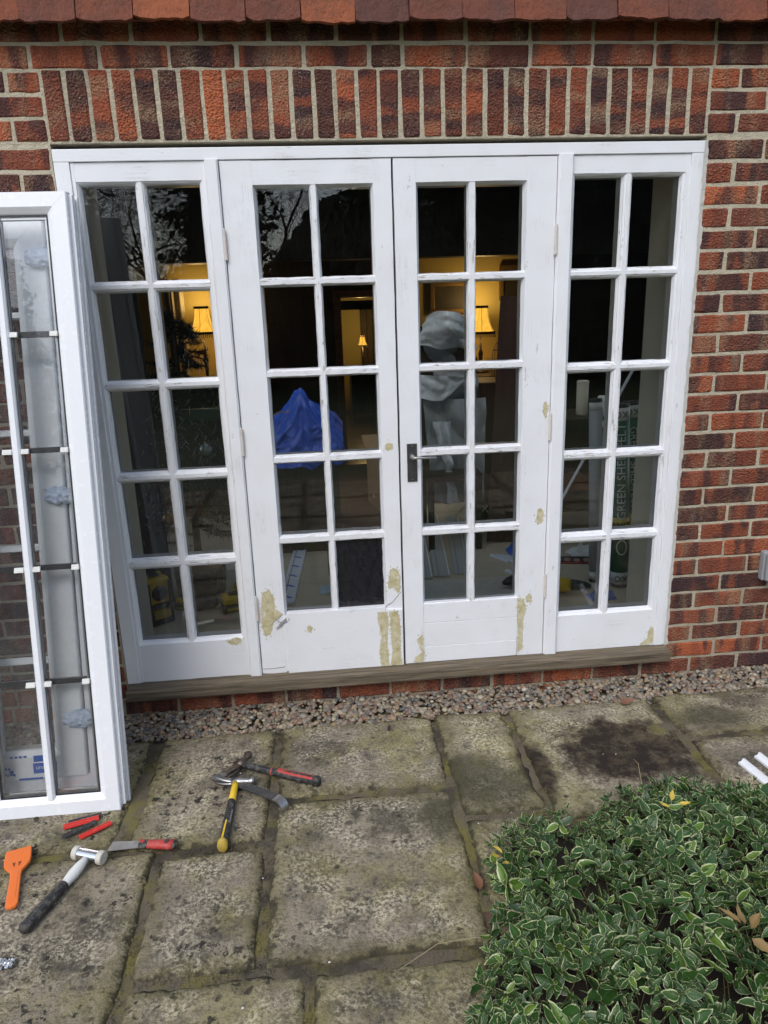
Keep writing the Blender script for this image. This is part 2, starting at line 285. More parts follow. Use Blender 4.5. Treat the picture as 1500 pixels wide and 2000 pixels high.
# ------------------------------------------------------------------ mesh helpers
class MB:
    def __init__(s): s.v = []; s.f = []; s.uv = None
    def add(s, vs, fs):
        o = len(s.v); s.v += [tuple(v) for v in vs]; s.f += [tuple(i + o for i in f) for f in fs]; return s
    def box(s, x0, x1, y0, y1, z0, z1):
        return s.add([(x0, y0, z0), (x1, y0, z0), (x1, y1, z0), (x0, y1, z0), (x0, y0, z1), (x1, y0, z1), (x1, y1, z1), (x0, y1, z1)],
                     [(3, 2, 1, 0), (4, 5, 6, 7), (0, 1, 5, 4), (1, 2, 6, 5), (2, 3, 7, 6), (3, 0, 4, 7)])
    def prism(s, poly, a0, a1, axis='z', steps=1, jit=0.0):
        """poly: 2D points; axis z: (x,y); axis x: (z,y); axis y: (x,z)."""
        n = len(poly); vs = []
        for k in range(steps + 1):
            a = a0 + (a1 - a0) * k / steps
            for (p, q) in poly:
                if jit: p += random.uniform(-jit, jit); q += random.uniform(-jit, jit) * .5
                vs.append((p, q, a) if axis == 'z' else (a, q, p) if axis == 'x' else (p, a, q))
        fs = [(k * n + i, k * n + (i + 1) % n, (k + 1) * n + (i + 1) % n, (k + 1) * n + i) for k in range(steps) for i in range(n)]
        fs += [tuple(range(n))[::-1], tuple(steps * n + i for i in range(n))]
        return s.add(vs, fs)
    def tube(s, pts, rad, n=8, cap=True, flat=None):
        pts = [Vector(p) for p in pts]; m = len(pts); vs = []
        up = Vector((0, 0, 1)); prev = None
        for i, p in enumerate(pts):
            d = (pts[min(i + 1, m - 1)] - pts[max(i - 1, 0)]).normalized()
            if prev is None:
                a = d.cross(up); a = a if a.length > 1e-3 else d.cross(Vector((1, 0, 0)))
            else: a = prev - d * prev.dot(d)
            a.normalize(); prev = a; b = d.cross(a)
            r = rad[i] if isinstance(rad, (list, tuple)) else rad
            ra, rb = r if isinstance(r, tuple) else (r, r)
            for k in range(n):
                t = 2 * PI * k / n; vs.append(p + a * math.cos(t) * ra + b * math.sin(t) * rb)
        fs = [(i * n + k, i * n + (k + 1) % n, (i + 1) * n + (k + 1) % n, (i + 1) * n + k) for i in range(m - 1) for k in range(n)]
        if cap: fs += [tuple(range(n))[::-1], tuple((m - 1) * n + k for k in range(n))]
        return s.add(vs, fs)
    def lathe(s, prof, n=20, c=(0, 0, 0)):
        vs = [(c[0] + r * math.cos(2 * PI * k / n), c[1] + r * math.sin(2 * PI * k / n), c[2] + z) for r, z in prof for k in range(n)]
        fs = [(i * n + k, i * n + (k + 1) % n, (i + 1) * n + (k + 1) % n, (i + 1) * n + k) for i in range(len(prof) - 1) for k in range(n)]
        fs += [tuple(range(n))[::-1], tuple((len(prof) - 1) * n + k for k in range(n))]
        return s.add(vs, fs)
    def grid(s, fn, nx, ny, close=False):
        vs = [fn(i / nx, j / ny) for j in range(ny + 1) for i in range(nx + 1)]
        return s.add(vs, [(j * (nx + 1) + i, j * (nx + 1) + i + 1, (j + 1) * (nx + 1) + i + 1, (j + 1) * (nx + 1) + i) for j in range(ny) for i in range(nx)])
    def xf(s, mat): s.v = [tuple(mat @ Vector(v)) for v in s.v]; return s
    def mesh(s, name, mat, smooth=False):
        me = bpy.data.meshes.new(name); me.from_pydata(s.v, [], s.f); me.update()
        if mat: me.materials.append(mat)
        if smooth: me.polygons.foreach_set('use_smooth', [True] * len(me.polygons))
        return me
    def build(s, name, mat, parent=None, smooth=False, bevel=0, local=False, **tags):
        return obj(name, s.mesh(name, mat, smooth), parent, local=local, bevel=bevel, **tags)
def wmat(o):
    return (wmat(o.parent) @ o.matrix_parent_inverse if o.parent else Matrix()) @ o.matrix_basis
def obj(name, me, parent=None, loc=None, rot=None, local=False, bevel=0, label=None, category=None, group=None, kind=None):
    o = bpy.data.objects.new(name, me); COL.objects.link(o)
    if loc is not None: o.location = loc
    if rot is not None: o.rotation_euler = rot
    if parent:
        o.parent = parent
        if not local: o.matrix_parent_inverse = wmat(parent).inverted()
    if bevel:
        b = o.modifiers.new('bevel', 'BEVEL'); b.width = bevel; b.segments = 2; b.limit_method = 'ANGLE'; b.angle_limit = R(35)
    for k, v in (('label', label), ('category', category), ('group', group), ('kind', kind)):
        if v: o[k] = v
    return o
def thing(name, label, category, loc=(0, 0, 0), rot=(0, 0, 0), group=None):
    return obj(name, None, None, loc, rot, label=label, category=category, group=group)
def text_mesh(txt, size, mat, extrude=.0003):
    cu = bpy.data.curves.new('lettering', 'FONT'); cu.body = txt; cu.size = size; cu.extrude = extrude; cu.align_x = 'CENTER'; cu.align_y = 'CENTER'
    cu.resolution_u = 3
    o = bpy.data.objects.new('lettering', cu); COL.objects.link(o)
    dg = bpy.context.evaluated_depsgraph_get(); dg.update()
    me = bpy.data.meshes.new_from_object(o.evaluated_get(dg)); bpy.data.objects.remove(o); bpy.data.curves.remove(cu)
    me.materials.clear(); me.materials.append(mat); return me
def bake(me, mat):
    me.transform(mat); me.update(); return me
def nz(x, y, z=0): return mnoise.noise(Vector((x, y, z)))

# ================================================================== SETTING
MB().grid(lambda u, v: ((u - .5) * 400, -210 + 209.9 * v + 100 * 0, -.05), 2, 2).build('ground', mk_foliage('lawn_green', (.035, .05, .012), (.05, .06, .016)), kind='structure')
sb = MB().grid(lambda u, v: (-1.6 + 6.2 * u, -4.2 + 4.25 * v, (-.0095 if -4.2 + 4.25 * v < -.215 else -.036) + .006 * nz(u * 90, v * 60) + .004 * nz(u * 30, v * 22, 4)), 220, 150)
sb.build('patio_bed', SOIL, smooth=True, kind='structure')
patio = obj('patio', None, kind='structure')
SLABS = [(-1.15, -.53, -.21, -.80), (-.50, .125, -.21, -.80), (.18, .605, -.212, -.825), (.645, 1.235, -.205, -.628), (1.265, 1.533, -.2, -.797),
         (1.565, 2.158, -.195, -.86), (2.19, 2.80, -.19, -.478), (2.19, 2.80, -.508, -1.1), (2.83, 3.5, -.19, -.75), (2.83, 3.5, -.78, -1.4),
         (-.50, .268, -.84, -1.50), (.303, .605, -.872, -1.292), (.645, 1.228, -.668, -1.292), (1.262, 1.56, -.835, -1.6), (.303, .738, -1.328, -1.9),
         (.768, 1.2, -1.335, -1.9), (-.50, .268, -1.535, -2.1), (-1.15, -.535, -.84, -1.5), (-1.15, -.535, -1.535, -2.1)]
for gx in range(5):
    for gy in range(3):
        SLABS.append((-1.15 + gx * .93, -.25 + gx * .93, -2.14 - gy * .66, -2.77 - gy * .66))
for si, (x0, x1, y1, y0) in enumerate(SLABS):
    x0 -= .005; x1 += .005; y0 -= .005; y1 += .005
    near = y1 > -2.1 and x0 < 2.8 and x1 > -.6
    st = .014 if near else .05
    nx, ny = max(4, int((x1 - x0) / st)), max(4, int((y1 - y0) / st)); sd = si * 7.7; tl = (random.uniform(-.006, .006), random.uniform(-.006, .006))
    def fn(u, v):
        x = x0 + (x1 - x0) * u; y = y0 + (y1 - y0) * v
        e = min(u * (x1 - x0), (1 - u) * (x1 - x0), v * (y1 - y0), (1 - v) * (y1 - y0))
        jx = .010 * nz(x * 9 + sd, y * 9, 1) + .004 * nz(x * 40, y * 40, 3); jy = .010 * nz(x * 9, y * 9 + sd, 2) + .004 * nz(x * 40, y * 40, 8)
        k = max(0, 1 - e / .10)
        rd = .013; ee = max(0, e + .004 * nz(x * 25, y * 25, sd))
        drop = 0 if ee > rd else -(rd - math.sqrt(max(0, rd * rd - (rd - ee) ** 2))) * .85
        h = .005 * nz(x * 4, y * 4, sd) + .0035 * nz(x * 11, y * 11, sd) + .0018 * nz(x * 31, y * 31, sd) + .0012 * nz(x * 70, y * 70, sd) + tl[0] * (u - .5) + tl[1] * (v - .5)
        return (x + jx * k, y + jy * k, h + drop)
    b = MB().grid(fn, nx, ny)
    # skirt
    ring = [i for i in range(nx + 1)] + [(j + 1) * (nx + 1) - 1 for j in range(1, ny + 1)] + [ny * (nx + 1) + i for i in range(nx - 1, -1, -1)] + [j * (nx + 1) for j in range(ny - 1, 0, -1)]
    o = len(b.v); b.v += [(b.v[i][0], b.v[i][1], -.045) for i in ring]; m_ = len(ring)
    b.f += [(ring[(k + 1) % m_], ring[k], o + k, o + (k + 1) % m_) for k in range(m_)]
    so_ = b.build('paving_slab', SLAB, patio, smooth=True)
    at = so_.data.attributes.new('edge', 'FLOAT', 'POINT')
    ed_ = [min(i / nx * (x1 - x0), (1 - i / nx) * (x1 - x0), j / ny * (y1 - y0), (1 - j / ny) * (y1 - y0)) for j in range(ny + 1) for i in range(nx + 1)] + [0.0] * m_
    at.data.foreach_set('value', ed_)

# ---- house wall : every brick its own object
wall = thing('brick_wall', 'red brick house wall with soldier course around white french doors', 'wall', (1.16, 0, 0))
XL, XR, ZT = -2.2, 4.6, 3.4
mo = MB()
mo.box(XL, -.002, .0022, .10, -.12, 2.1825); mo.box(2.330, XR, .0022, .10, -.12, 2.1825); mo.box(XL, XR, .0022, .10, 2.183, ZT); mo.box(-.0015, 2.3295, .0022, .10, -.12, .0825)
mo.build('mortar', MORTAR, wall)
def brick_geo(L, H, seed):
    rr = random.Random(seed); e = .0055
    xs = [-L / 2, -L / 2 + e, -L / 6, L / 6, L / 2 - e, L / 2]; zs = [-H / 2, -H / 2 + e, H / 2 - e, H / 2]; b = MB()
    for j, z in enumerate(zs):
        for i, x in enumerate(xs):
            bd = i in (0, 5) or j in (0, 3); co = i in (0, 5) and j in (0, 3)
            y = (.0025 if bd else -.0015) + rr.uniform(-.0012, .0012) + (.002 if co else 0)
            k = .0022
            b.v.append((x + rr.uniform(-k, k) * (1 if bd else 2) + (math.copysign(.002, -x) if co else 0), y, z + rr.uniform(-k, k) * .9))
    for j in range(3):
        for i in range(5): b.f.append((j * 6 + i, j * 6 + i + 1, (j + 1) * 6 + i + 1, (j + 1) * 6 + i))
    ring = [0, 1, 2, 3, 4, 5, 11, 17, 23, 22, 21, 20, 19, 18, 12, 6]; o = len(b.v)
    b.v += [(b.v[i][0], .06, b.v[i][2]) for i in ring]
    b.f += [(ring[(k + 1) % 16], ring[k], o + k, o + (k + 1) % 16) for k in range(16)]
    return b
BR = {k: [brick_geo(L, H, 100 * i + n).mesh('brick', BRICK) for n in range(9)] for i, (k, L, H) in enumerate((('s', .2145, .0675), ('h', .1020, .0675), ('c', .2145, .0640), ('d', .1020, .0640), ('v', .2140, .0620)))}
far = MB(); nbr = 0
def lay(kind, x, z, upright=False, force_far=False):
    global nbr
    if force_far or x < -.55 or x > 3.02:
        g = brick_geo({'s': .2145, 'h': .102, 'c': .2145, 'd': .102}[kind], .0675, random.random()); far.add([(a + x, b_, c + z) for a, b_, c in g.v], g.f); return
    nbr += 1
    dx, dz = random.uniform(-.0015, .0015), random.uniform(-.0012, .0012)
    obj('brick', random.choice(BR[kind]), wall, (x + dx, random.uniform(-.0015, .0015), z + dz), (0, (PI / 2 if upright else 0) + random.uniform(-.006, .006), 0))
for k in range(28):                                             # courses beside the doors
    zc = 2.169 - .078 * k - .034
    if zc < .08: break
    for side in (1, -1):
        full = k % 2 == 0
        x = 2.334 if side == 1 else -.006
        first = True
        while (x < XR - .1) if side == 1 else (x > XL + .1):
            kd = 'h' if (first and not full) else 's'; L = .2145 if kd == 's' else .102
            lay(kd, x + side * L / 2, zc); x += side * (L + .0105); first = False
for k in range(2):                                              # course under the sill and the one in the gravel
    zc = .029 - .078 * k; x = 2.447 - .225 * 20 + .005 + (.1125 if k else 0)
    while x < XR - .2:
        if x > XL: lay('s', x + .1075, zc, force_far=bool(k))
        x += .225
for k in range(3):                                              # beside the soldiers
    zc = 2.190 + .032 + .0735 * (2 - k) - .0
    for side in (1, -1):
        full = k == 1; x = 2.330 if side == 1 else -.007; first = True
        while (x < XR - .1) if side == 1 else (x > XL + .1):
            kd = 'd' if (first and not full) else 'c'; L = .2145 if kd == 'c' else .102
            lay(kd, x + side * L / 2, zc); x += side * (L + .0105); first = False
for i in range(31): lay('v', .0345 + i * .0751, 2.297, upright=True)
x = -.028 - .225 * 9 + .005                                     # stretcher row above
while x < XR - .2:
    if abs(x - 1.093) < .03: lay('h', x + .051, 2.443); x += .1125; continue
    if x > XL: lay('s', x + .1075, 2.443)
    x += .225
x = .082 - .225 * 10 + .005
while x < XR - .2:
    if x > XL: lay('s', x + .1075, 2.521)
    x += .225
for k in range(4):
    x = XL + .02 + (.1125 if k % 2 else 0)
    while x < XR - .2: lay('s', x + .1075, 2.599 + .078 * k, force_far=True); x += .225
fo = far.build('far_bricks', BRICK, wall, kind='stuff')

# ---- tile hanging above
th = thing('tile_hanging', 'row of weathered red clay tiles overhanging the top of the wall', 'roof tiles', (1.16, 0, 2.52))
def tile_geo(seed, L=.265):
    rr = random.Random(seed); b = MB(); W = .1745; cam_ = rr.uniform(.001, .004); rag = [rr.uniform(-.0038, .0038) for _ in range(9)]
    for s_ in (0, 1):
        for j in range(5):
            for i in range(9):
                u = i / 8 - .5
                b.v.append((u * W + (rr.uniform(-.001, .001) if i in (0, 8) else 0), (cam_ * (4 * u * u - 1) * -1 + rr.uniform(-.0016, .0016)) + (.0125 if s_ else 0), L * j / 4 + (rag[i] + .004 * (abs(u) > .45) if j == 0 else 0)))
    for j in range(4):
        for i in range(8):
            a = j * 9 + i; b.f.append((a, a + 1, a + 10, a + 9)); c = a + 45; b.f.append((c + 9, c + 10, c + 1, c))
    for i in range(8): b.f.append((i + 1, i, i + 45, i + 46)); b.f.append((36 + i, 37 + i, 82 + i, 81 + i))
    for j in range(4): b.f.append((j * 9, j * 9 + 9, j * 9 + 54, j * 9 + 45)); b.f.append((j * 9 + 17, j * 9 + 8, j * 9 + 53, j * 9 + 62))
    return b
TG = [tile_geo(i).mesh('tile', TILE) for i in range(7)]
for i in range(30):
    xt = -.016 + .0885 + .1772 * (i - 8)
    obj('tile', random.choice(TG), th, (xt, -.088 + random.uniform(-.006, .005), 2.522 + random.uniform(-.006, .006)), (R(-13) + random.uniform(-.03, .03), random.uniform(-.02, .02), random.uniform(-.01, .01)))
    obj('under_tile', random.choice(TG), th, (xt + .0885 + random.uniform(-.01, .01), -.066, 2.533 + random.uniform(-.006, .004)), (R(-9), random.uniform(-.02, .02), 0))
    obj('upper_tile', random.choice(TG), th, (xt + .0885, -.080, 2.635), (R(-9), 0, 0))

# ---- gravel strip
def ico():
    t = (1 + 5 ** .5) / 2
    v = [Vector(p).normalized() for p in [(-1, t, 0), (1, t, 0), (-1, -t, 0), (1, -t, 0), (0, -1, t), (0, 1, t), (0, -1, -t), (0, 1, -t), (t, 0, -1), (t, 0, 1), (-t, 0, -1), (-t, 0, 1)]]
    f = [(0, 11, 5), (0, 5, 1), (0, 1, 7), (0, 7, 10), (0, 10, 11), (1, 5, 9), (5, 11, 4), (11, 10, 2), (10, 7, 6), (7, 1, 8), (3, 9, 4), (3, 4, 2), (3, 2, 6), (3, 6, 8), (3, 8, 9), (4, 9, 5), (2, 4, 11), (6, 2, 10), (8, 6, 7), (9, 8, 1)]
    cache = {}; 
    def mid(a, b):
        k = (min(a, b), max(a, b))
        if k not in cache: v.append(((v[a] + v[b]) / 2).normalized()); cache[k] = len(v) - 1
        return cache[k]
    f2 = []
    for a, b, c in f:
        x, y, z = mid(a, b), mid(b, c), mid(c, a); f2 += [(a, x, z), (b, y, x), (c, z, y), (x, y, z)]
    return v, f2
IV, IF = ico()
gv, gf = [], []
rr = random.Random(3)
for i in range(6800):
    x = rr.uniform(-1.5, 3.7); yy = rr.random(); y = -.205 + .20 * yy + .012 * nz(x * 5, 1)
    dense = 1
    s_ = rr.choice([.0055, .007, .008, .009, .0105, .0125]); z = -.020 + .012 * rr.random() + .008 * yy
    sx, sy, sz = s_ * rr.uniform(.9, 1.35), s_ * rr.uniform(.8, 1.1), s_ * rr.uniform(.55, .85)
    rm = Matrix.Rotation(rr.uniform(0, 6.3), 3, 'Z') @ Matrix.Rotation(rr.uniform(-.5, .5), 3, 'X'); o = len(gv)
    k3 = [rr.uniform(.88, 1.12) for _ in range(3)]
    for p in IV:
        q = rm @ Vector((p.x * sx * (1 + .15 * p.y * (k3[0] - 1) * 8), p.y * sy, p.z * sz)); gv.append((q.x + x, q.y + y, q.z + z))
    gf += [(a + o, b + o, c + o) for a, b, c in IF]
g = MB(); g.v = gv; g.f = gf
g.build('gravel', PEB, smooth=True, kind='stuff', label='strip of rounded mixed pebbles along the foot of the wall')

# ================================================================== FRENCH DOORS
fd = thing('french_doors', 'white painted timber french doors with side windows and peeling paint', 'french doors', (1.165, 0, .083))
YG = .030; YB = .072
def edge_poly(b0, b1, yf, c0, c1, mould):
    def side(b, s, c):            # s=+1 : at high side
        if not c: return [(b, yf), (b, YB)] if s > 0 else [(b, YB), (b, yf)]
        if mould: pr = [(b - s * c, yf), (b - s * c * .92, yf + .0035), (b - s * c * .62, yf + .006), (b - s * c * .36, yf + .011), (b - s * c * .30, yf + .0145), (b, YG - .001), (b, YB)]
        else: pr = [(b - s * c, yf), (b - s * c * .8, yf + .004), (b, YG - .001), (b, YB)]
        return pr if s > 0 else pr[::-1]
    return side(b1, 1, c1) + side(b0, -1, c0)
def member(name, par, axis, a0, a1, b0, b1, yf, c0, c1, mat, mould=False, bevel=.0012):
    return MB().prism(edge_poly(b0, b1, yf, c0, c1, mould), a0, a1, axis, max(1, int((a1 - a0) / .06)), .0009).build(name, mat, par)
def bar(par, axis, a0, a1, c, w, yf, mould):
    wf = w * (.34 if mould else .52)
    if mould: poly = [(c - wf, yf), (c + wf, yf), (c + wf * 1.15, yf + .003), (c + w * .66, yf + .0055), (c + w * .72, yf + .011), (c + w * .8, yf + .0125), (c + w, YG - .001), (c + w, YB), (c - w, YB), (c - w, YG - .001), (c - w * .8, yf + .0125), (c - w * .72, yf + .011), (c - w * .66, yf + .0055), (c - wf * 1.15, yf + .003)]
    else: poly = [(c - wf, yf), (c + wf, yf), (c + w * .75, yf + .006), (c + w, YG - .001), (c + w, YB), (c - w, YB), (c - w, YG - .001), (c - w * .75, yf + .006)]
    return MB().prism(poly, a0, a1, axis, max(1, int((a1 - a0) / .03)), .0006 if mould else .0011).build('glazing_bar', PBV if axis == 'z' else PBH, par)
def leaf(name, X0, X1, Z0, Z1, cols, rows, yf, mould, skip=None, zstile=None, botrail=True):
    p = obj(name, None, fd, ((X0 + X1) / 2, yf, Z0)); ch = .013 if mould else .010
    zs0 = zstile if zstile is not None else Z0
    member('stile', p, 'z', zs0, Z1, X0, cols[0][0], yf, 0, ch, PV, mould); member('stile', p, 'z', zs0, Z1, cols[1][1], X1, yf, ch, 0, PV, mould)
    member('top_rail', p, 'x', cols[0][0] - ch, cols[1][1] + ch, rows[0][1], Z1 - .0006, yf + .0007, ch, 0, PH, mould)
    if botrail: member('bottom_rail', p, 'x', cols[0][0] - ch, cols[1][1] + ch, Z0 + .0006, rows[-1][0], yf + .0007, 0, ch, PH, mould)
    xm = (cols[0][1] + cols[1][0]) / 2; wv = (cols[1][0] - cols[0][1]) / 2
    bar(p, 'z', rows[-1][0] - .012, rows[0][1] + .012, xm, wv, yf + .0022, mould)
    for r in range(4):
        zc = (rows[r][0] + rows[r + 1][1]) / 2; wh = (rows[r][0] - rows[r + 1][1]) / 2
        for c0, c1 in ((cols[0][0] - .010, xm - wv * .3), (xm + wv * .3, cols[1][1] + .010)):
            bar(p, 'x', c0, c1, zc, wh, yf + .0029, mould)
    for r, (z0, z1) in enumerate(rows):
        for c, (x0, x1) in enumerate(cols):
            if skip == (r, c): continue
            t = [random.uniform(-.0012, .0012) for _ in range(3)]
            b = MB().box(x0 - .004, x1 + .004, YG, YG + .003, z0 - .004, z1 + .004)
            b.v = [(x, y + t[0] + t[1] * (x - x0) / .18 + t[2] * (z - z0) / .3, z) for x, y, z in b.v]
            b.build('pane', GLASS, p)
    return p
LR = [(1.734, 2.050), (1.381, 1.694), (1.030, 1.340), (.679, .987), (.318, .630)]
DR = [(1.732, 2.034), (1.401, 1.699), (1.070, 1.367), (.740, 1.034), (.408, .702)]
# outer frame
MB().box(0, 2.33, 0, .10, 2.126, 2.166).build('frame_head', PH, fd, bevel=.002)
MB().box(0, .052, .001, .10, .1365, 2.1255).build('frame_jamb', PV, fd, bevel=.002)
MB().box(2.278, 2.33, .001, .10, .1365, 2.1255).build('frame_jamb', PV, fd, bevel=.002)
for x0, x1 in ((.506, .5545), (1.7725, 1.828)):
    MB().prism([(x0, .004), (x0 + .006, -.008), (x1 - .006, -.010), (x1, -.004), (x1, .10), (x0, .10)], .1365, 2.1255, 'z', 30, .0006).build('mullion', PV, fd)
sl1 = leaf('side_window', .0525, .5055, .137, 2.125, [(.077, .258), (.298, .480)], LR, .006, True); sl1['label'] = 'left side window of ten panes'
sl2 = leaf('side_window', 1.8285, 2.2775, .137, 2.125, [(1.845, 2.022), (2.065, 2.247)], LR, .006, True); sl2['label'] = 'right side window of ten panes'
d1 = leaf('door', .5575, 1.1605, .142, 2.123, [(.677, .864), (.896, 1.085)], DR, .004, False, skip=(4, 1), botrail=False); d1['label'] = 'left door with one pane covered in black plastic'
d2 = leaf('door', 1.1685, 1.7695, .132, 2.123, [(1.258, 1.439), (1.474, 1.649)], DR, .004, False, botrail=False); d2['label'] = 'right door with tarnished lever handle'
# bottom boards
MB().prism([(.667, .124), (1.159, .116), (1.159, .392), (1.09, .398), (1.085, .408), (.677, .408), (.664, .385)], -.003, .05, 'y').build('bottom_board', PH, d1, bevel=.0015)
MB().prism([(1.250, .121), (1.655, .1365), (1.655, .2085), (1.250, .2075)], .0052, .05, 'y').build('bottom_board', PH, d2, bevel=.0015)
for z0, z1, yo in ((.2095, .318, .0068), (.3195, .408, .0058)):
    MB().prism([(z0, yo), (z1 - .003, yo), (z1, yo + .003), (z1, .05), (z0, .05)], 1.250, 1.655, 'x', 8, .0004).build('bottom_board', PH, d2)
MB().prism([(1.169, .1185), (1.2485, .1205), (1.2485, .1325), (1.169, .1325)], .0042, .05, 'y').build('stile_foot', PV, d2)
MB().prism([(.6602, .1425), (.558, .1425), (.558, .1385), (.6602, .1315)], .0042, .05, 'y').build('stile_foot', PV, d1)
# black strip behind the meeting stiles paints shade into the gap
MB().box(1.150, 1.178, .045, .07, .14, 2.12).build('gap_shade_strip', BLACKP, d2)
# black plastic over the missing pane
def bagf(u, v):
    x = .888 + .205 * u; z = .398 + .312 * v
    return (x, .0285 - .004 * abs(nz(u * 5 + v * 2, v * 4, 2)) - .005 * max(0, nz(u * 9, v * 16 + u * 5, 5)) - .0025 * nz(u * 22, v * 30, 1), z)
MB().grid(bagf, 36, 52).build('pane_cover', BAG, d1, smooth=True, label='black plastic sheet taped over a missing pane')
MB().box(.675, 1.087, .0262, .029, .4005, .4085).build('raw_bead', TIMBER, d1)
# filler patches
RIM = simple('chipped_paint_rim', (.58, .56, .50), .6, var=.2, bumps=.5, scale=200)
def patch(par, pts, y, sub=3, mat=FILLER):
    cx_ = sum(p[0] for p in pts) / len(pts); cz_ = sum(p[1] for p in pts) / len(pts); out = []; sd_ = random.uniform(0, 50)
    for i, p in enumerate(pts):
        q = pts[(i + 1) % len(pts)]; n = max(3, int(math.hypot(q[0] - p[0], q[1] - p[1]) / .0022))
        for k in range(n):
            t = k / n; x = p[0] + (q[0] - p[0]) * t; z = p[1] + (q[1] - p[1]) * t; a = .0034
            out.append((x + a * nz(x * 160, z * 160, sd_) + a * nz(x * 420, z * 420, sd_ + 3) * .7, z + a * nz(x * 160, z * 160, sd_ + 9) + a * nz(x * 420, z * 420, sd_ + 5) * .7))
    MB().prism(out, y - .0009, y + .002, 'y').build('filler_patch', mat, par)
    cb_ = MB()
    for k in range(len(out) // 9):
        p = random.choice(out); dx, dz = p[0] - cx_, p[1] - cz_; ll = math.hypot(dx, dz) or 1; g_ = random.uniform(.004, .013); r_ = random.uniform(.0009, .003); c_ = (p[0] + dx / ll * g_ + random.uniform(-.003, .003), p[1] + dz / ll * g_ + random.uniform(-.003, .003)); yy_ = y - random.uniform(.0002, .0007)
        cb_.prism([(c_[0] + r_ * random.uniform(.5, 1.4) * math.cos(2 * PI * q / 7), c_[1] + 1.5 * r_ * random.uniform(.5, 1.4) * math.sin(2 * PI * q / 7)) for q in range(7)], yy_, y + .002, 'y')
    if cb_.v: cb_.build('paint_chips', mat, par, kind='stuff')
    m_ = len(out); rim = []; y += random.uniform(-.00015, .00015)
    ar = sum(out[i - 1][0] * out[i][1] - out[i][0] * out[i - 1][1] for i in range(m_)); sg_ = 1 if ar > 0 else -1
    for i, p in enumerate(out):
        a_, b_ = out[i - 2], out[(i + 2) % m_]; tx, tz = b_[0] - a_[0], b_[1] - a_[1]; ll = math.hypot(tx, tz) or 1; k = .0016 + .0016 * nz(p[0] * 200, p[1] * 200, sd_ + 20)
        sx = sg_ * tz / ll * k; szz = -sg_ * tx / ll * k
        rim.append((p[0] + sx, p[1] + szz))
    MB().prism(rim, y - .0004, y + .0018, 'y').build('paint_rim', RIM, par)
def ell(cx, cz, a, b, n=9): return [(cx + a * math.cos(2 * PI * i / n) * random.uniform(.75, 1.2), cz + b * math.sin(2 * PI * i / n) * random.uniform(.75, 1.2)) for i in range(n)]
patch(d1, [(.583, .501), (.611, .517), (.625, .487), (.632, .43), (.659, .405), (.621, .373), (.602, .316), (.581, .311), (.571, .353), (.573, .434)], .004)
patch(d1, [(1.052, .385), (1.094, .386), (1.098, .33), (1.090, .25), (1.096, .131), (1.064, .131), (1.056, .2), (1.068, .28), (1.056, .34)], -.003); patch(d1, [(1.104, .386), (1.138, .386), (1.150, .31), (1.146, .203), (1.152, .133), (1.104, .132), (1.112, .205), (1.107, .30)], -.003)
patch(d1, [(1.115, .573), (1.14, .571), (1.155, .54), (1.153, .483), (1.144, .462), (1.127, .49), (1.103, .488), (1.107, .544)], .004)
patch(d1, ell(.767, .332, .012, .016), -.003, 1); patch(d1, ell(1.124, 1.085, .016, .014), .004, 1)
patch(d1, [(.628, .345), (.652, .372), (.672, .39), (.678, .372), (.655, .362)], -.0034, 2, GREY)
patch(d2, [(1.22, .245), (1.242, .267), (1.248, .182), (1.246, .140), (1.205, .140), (1.211, .161), (1.238, .183)], .004)
patch(d2, [(1.656, .402), (1.679, .4), (1.693, .352), (1.681, .305), (1.679, .172), (1.660, .15), (1.661, .259), (1.657, .332)], .004)
patch(d2, ell(1.705, .403, .012, .022), .004, 1); patch(d2, ell(1.742, .761, .015, .036), .004, 1); patch(d2, ell(1.752, 1.205, .009, .03), .004, 1)
patch(sl1, ell(.455, .295, .028, .014), .0065, 1)
patch(sl2, [(2.252, .215), (2.268, .222), (2.273, .205), (2.273, .146), (2.248, .143), (2.246, .180)], .0062, 2); patch(sl2, [(2.246, .170), (2.246, .143), (2.215, .142), (2.222, .152)], .0062, 2)
CRK = simple('crack_dark', (.05, .045, .04), .9)
def crack(par, pts, y, w_=.0011):
    n = len(pts); out = [(p[0], p[1] + w_ * random.uniform(.5, 1.3)) for p in pts] + [(p[0], p[1] - w_ * random.uniform(.5, 1.3)) for p in pts[::-1]]
    MB().prism(out, y - .0012, y + .001, 'y').build('open_crack', CRK, par)
crack(d1, [(1.088, .402), (1.10, .414), (1.118, .424), (1.137, .446), (1.155, .468)], .004); crack(d1, [(.600, .352), (.622, .374), (.640, .383), (.6585, .405)], .004)
crack(d1, [(.5585, .160), (.60, .158), (.655, .163)], .0038, .0007)
# hinges
for par, xh, zsz in ((d1, .5558, (1.844, 1.129, .435)), (d2, 1.7712, (1.834, 1.132, .453))):
    for z in zsz:
        b = MB()
        for k in range(5): b.lathe([(.0058, 0), (.0062, .001), (.0062, .0185), (.0058, .0195)], 10, (xh, -.004, z - .05 + k * .02))
        b.lathe([(.004, 0), (.004, .006), (.002, .008)], 8, (xh, -.004, z + .0505))
        b.build('hinge', RUSTWHITE, par)
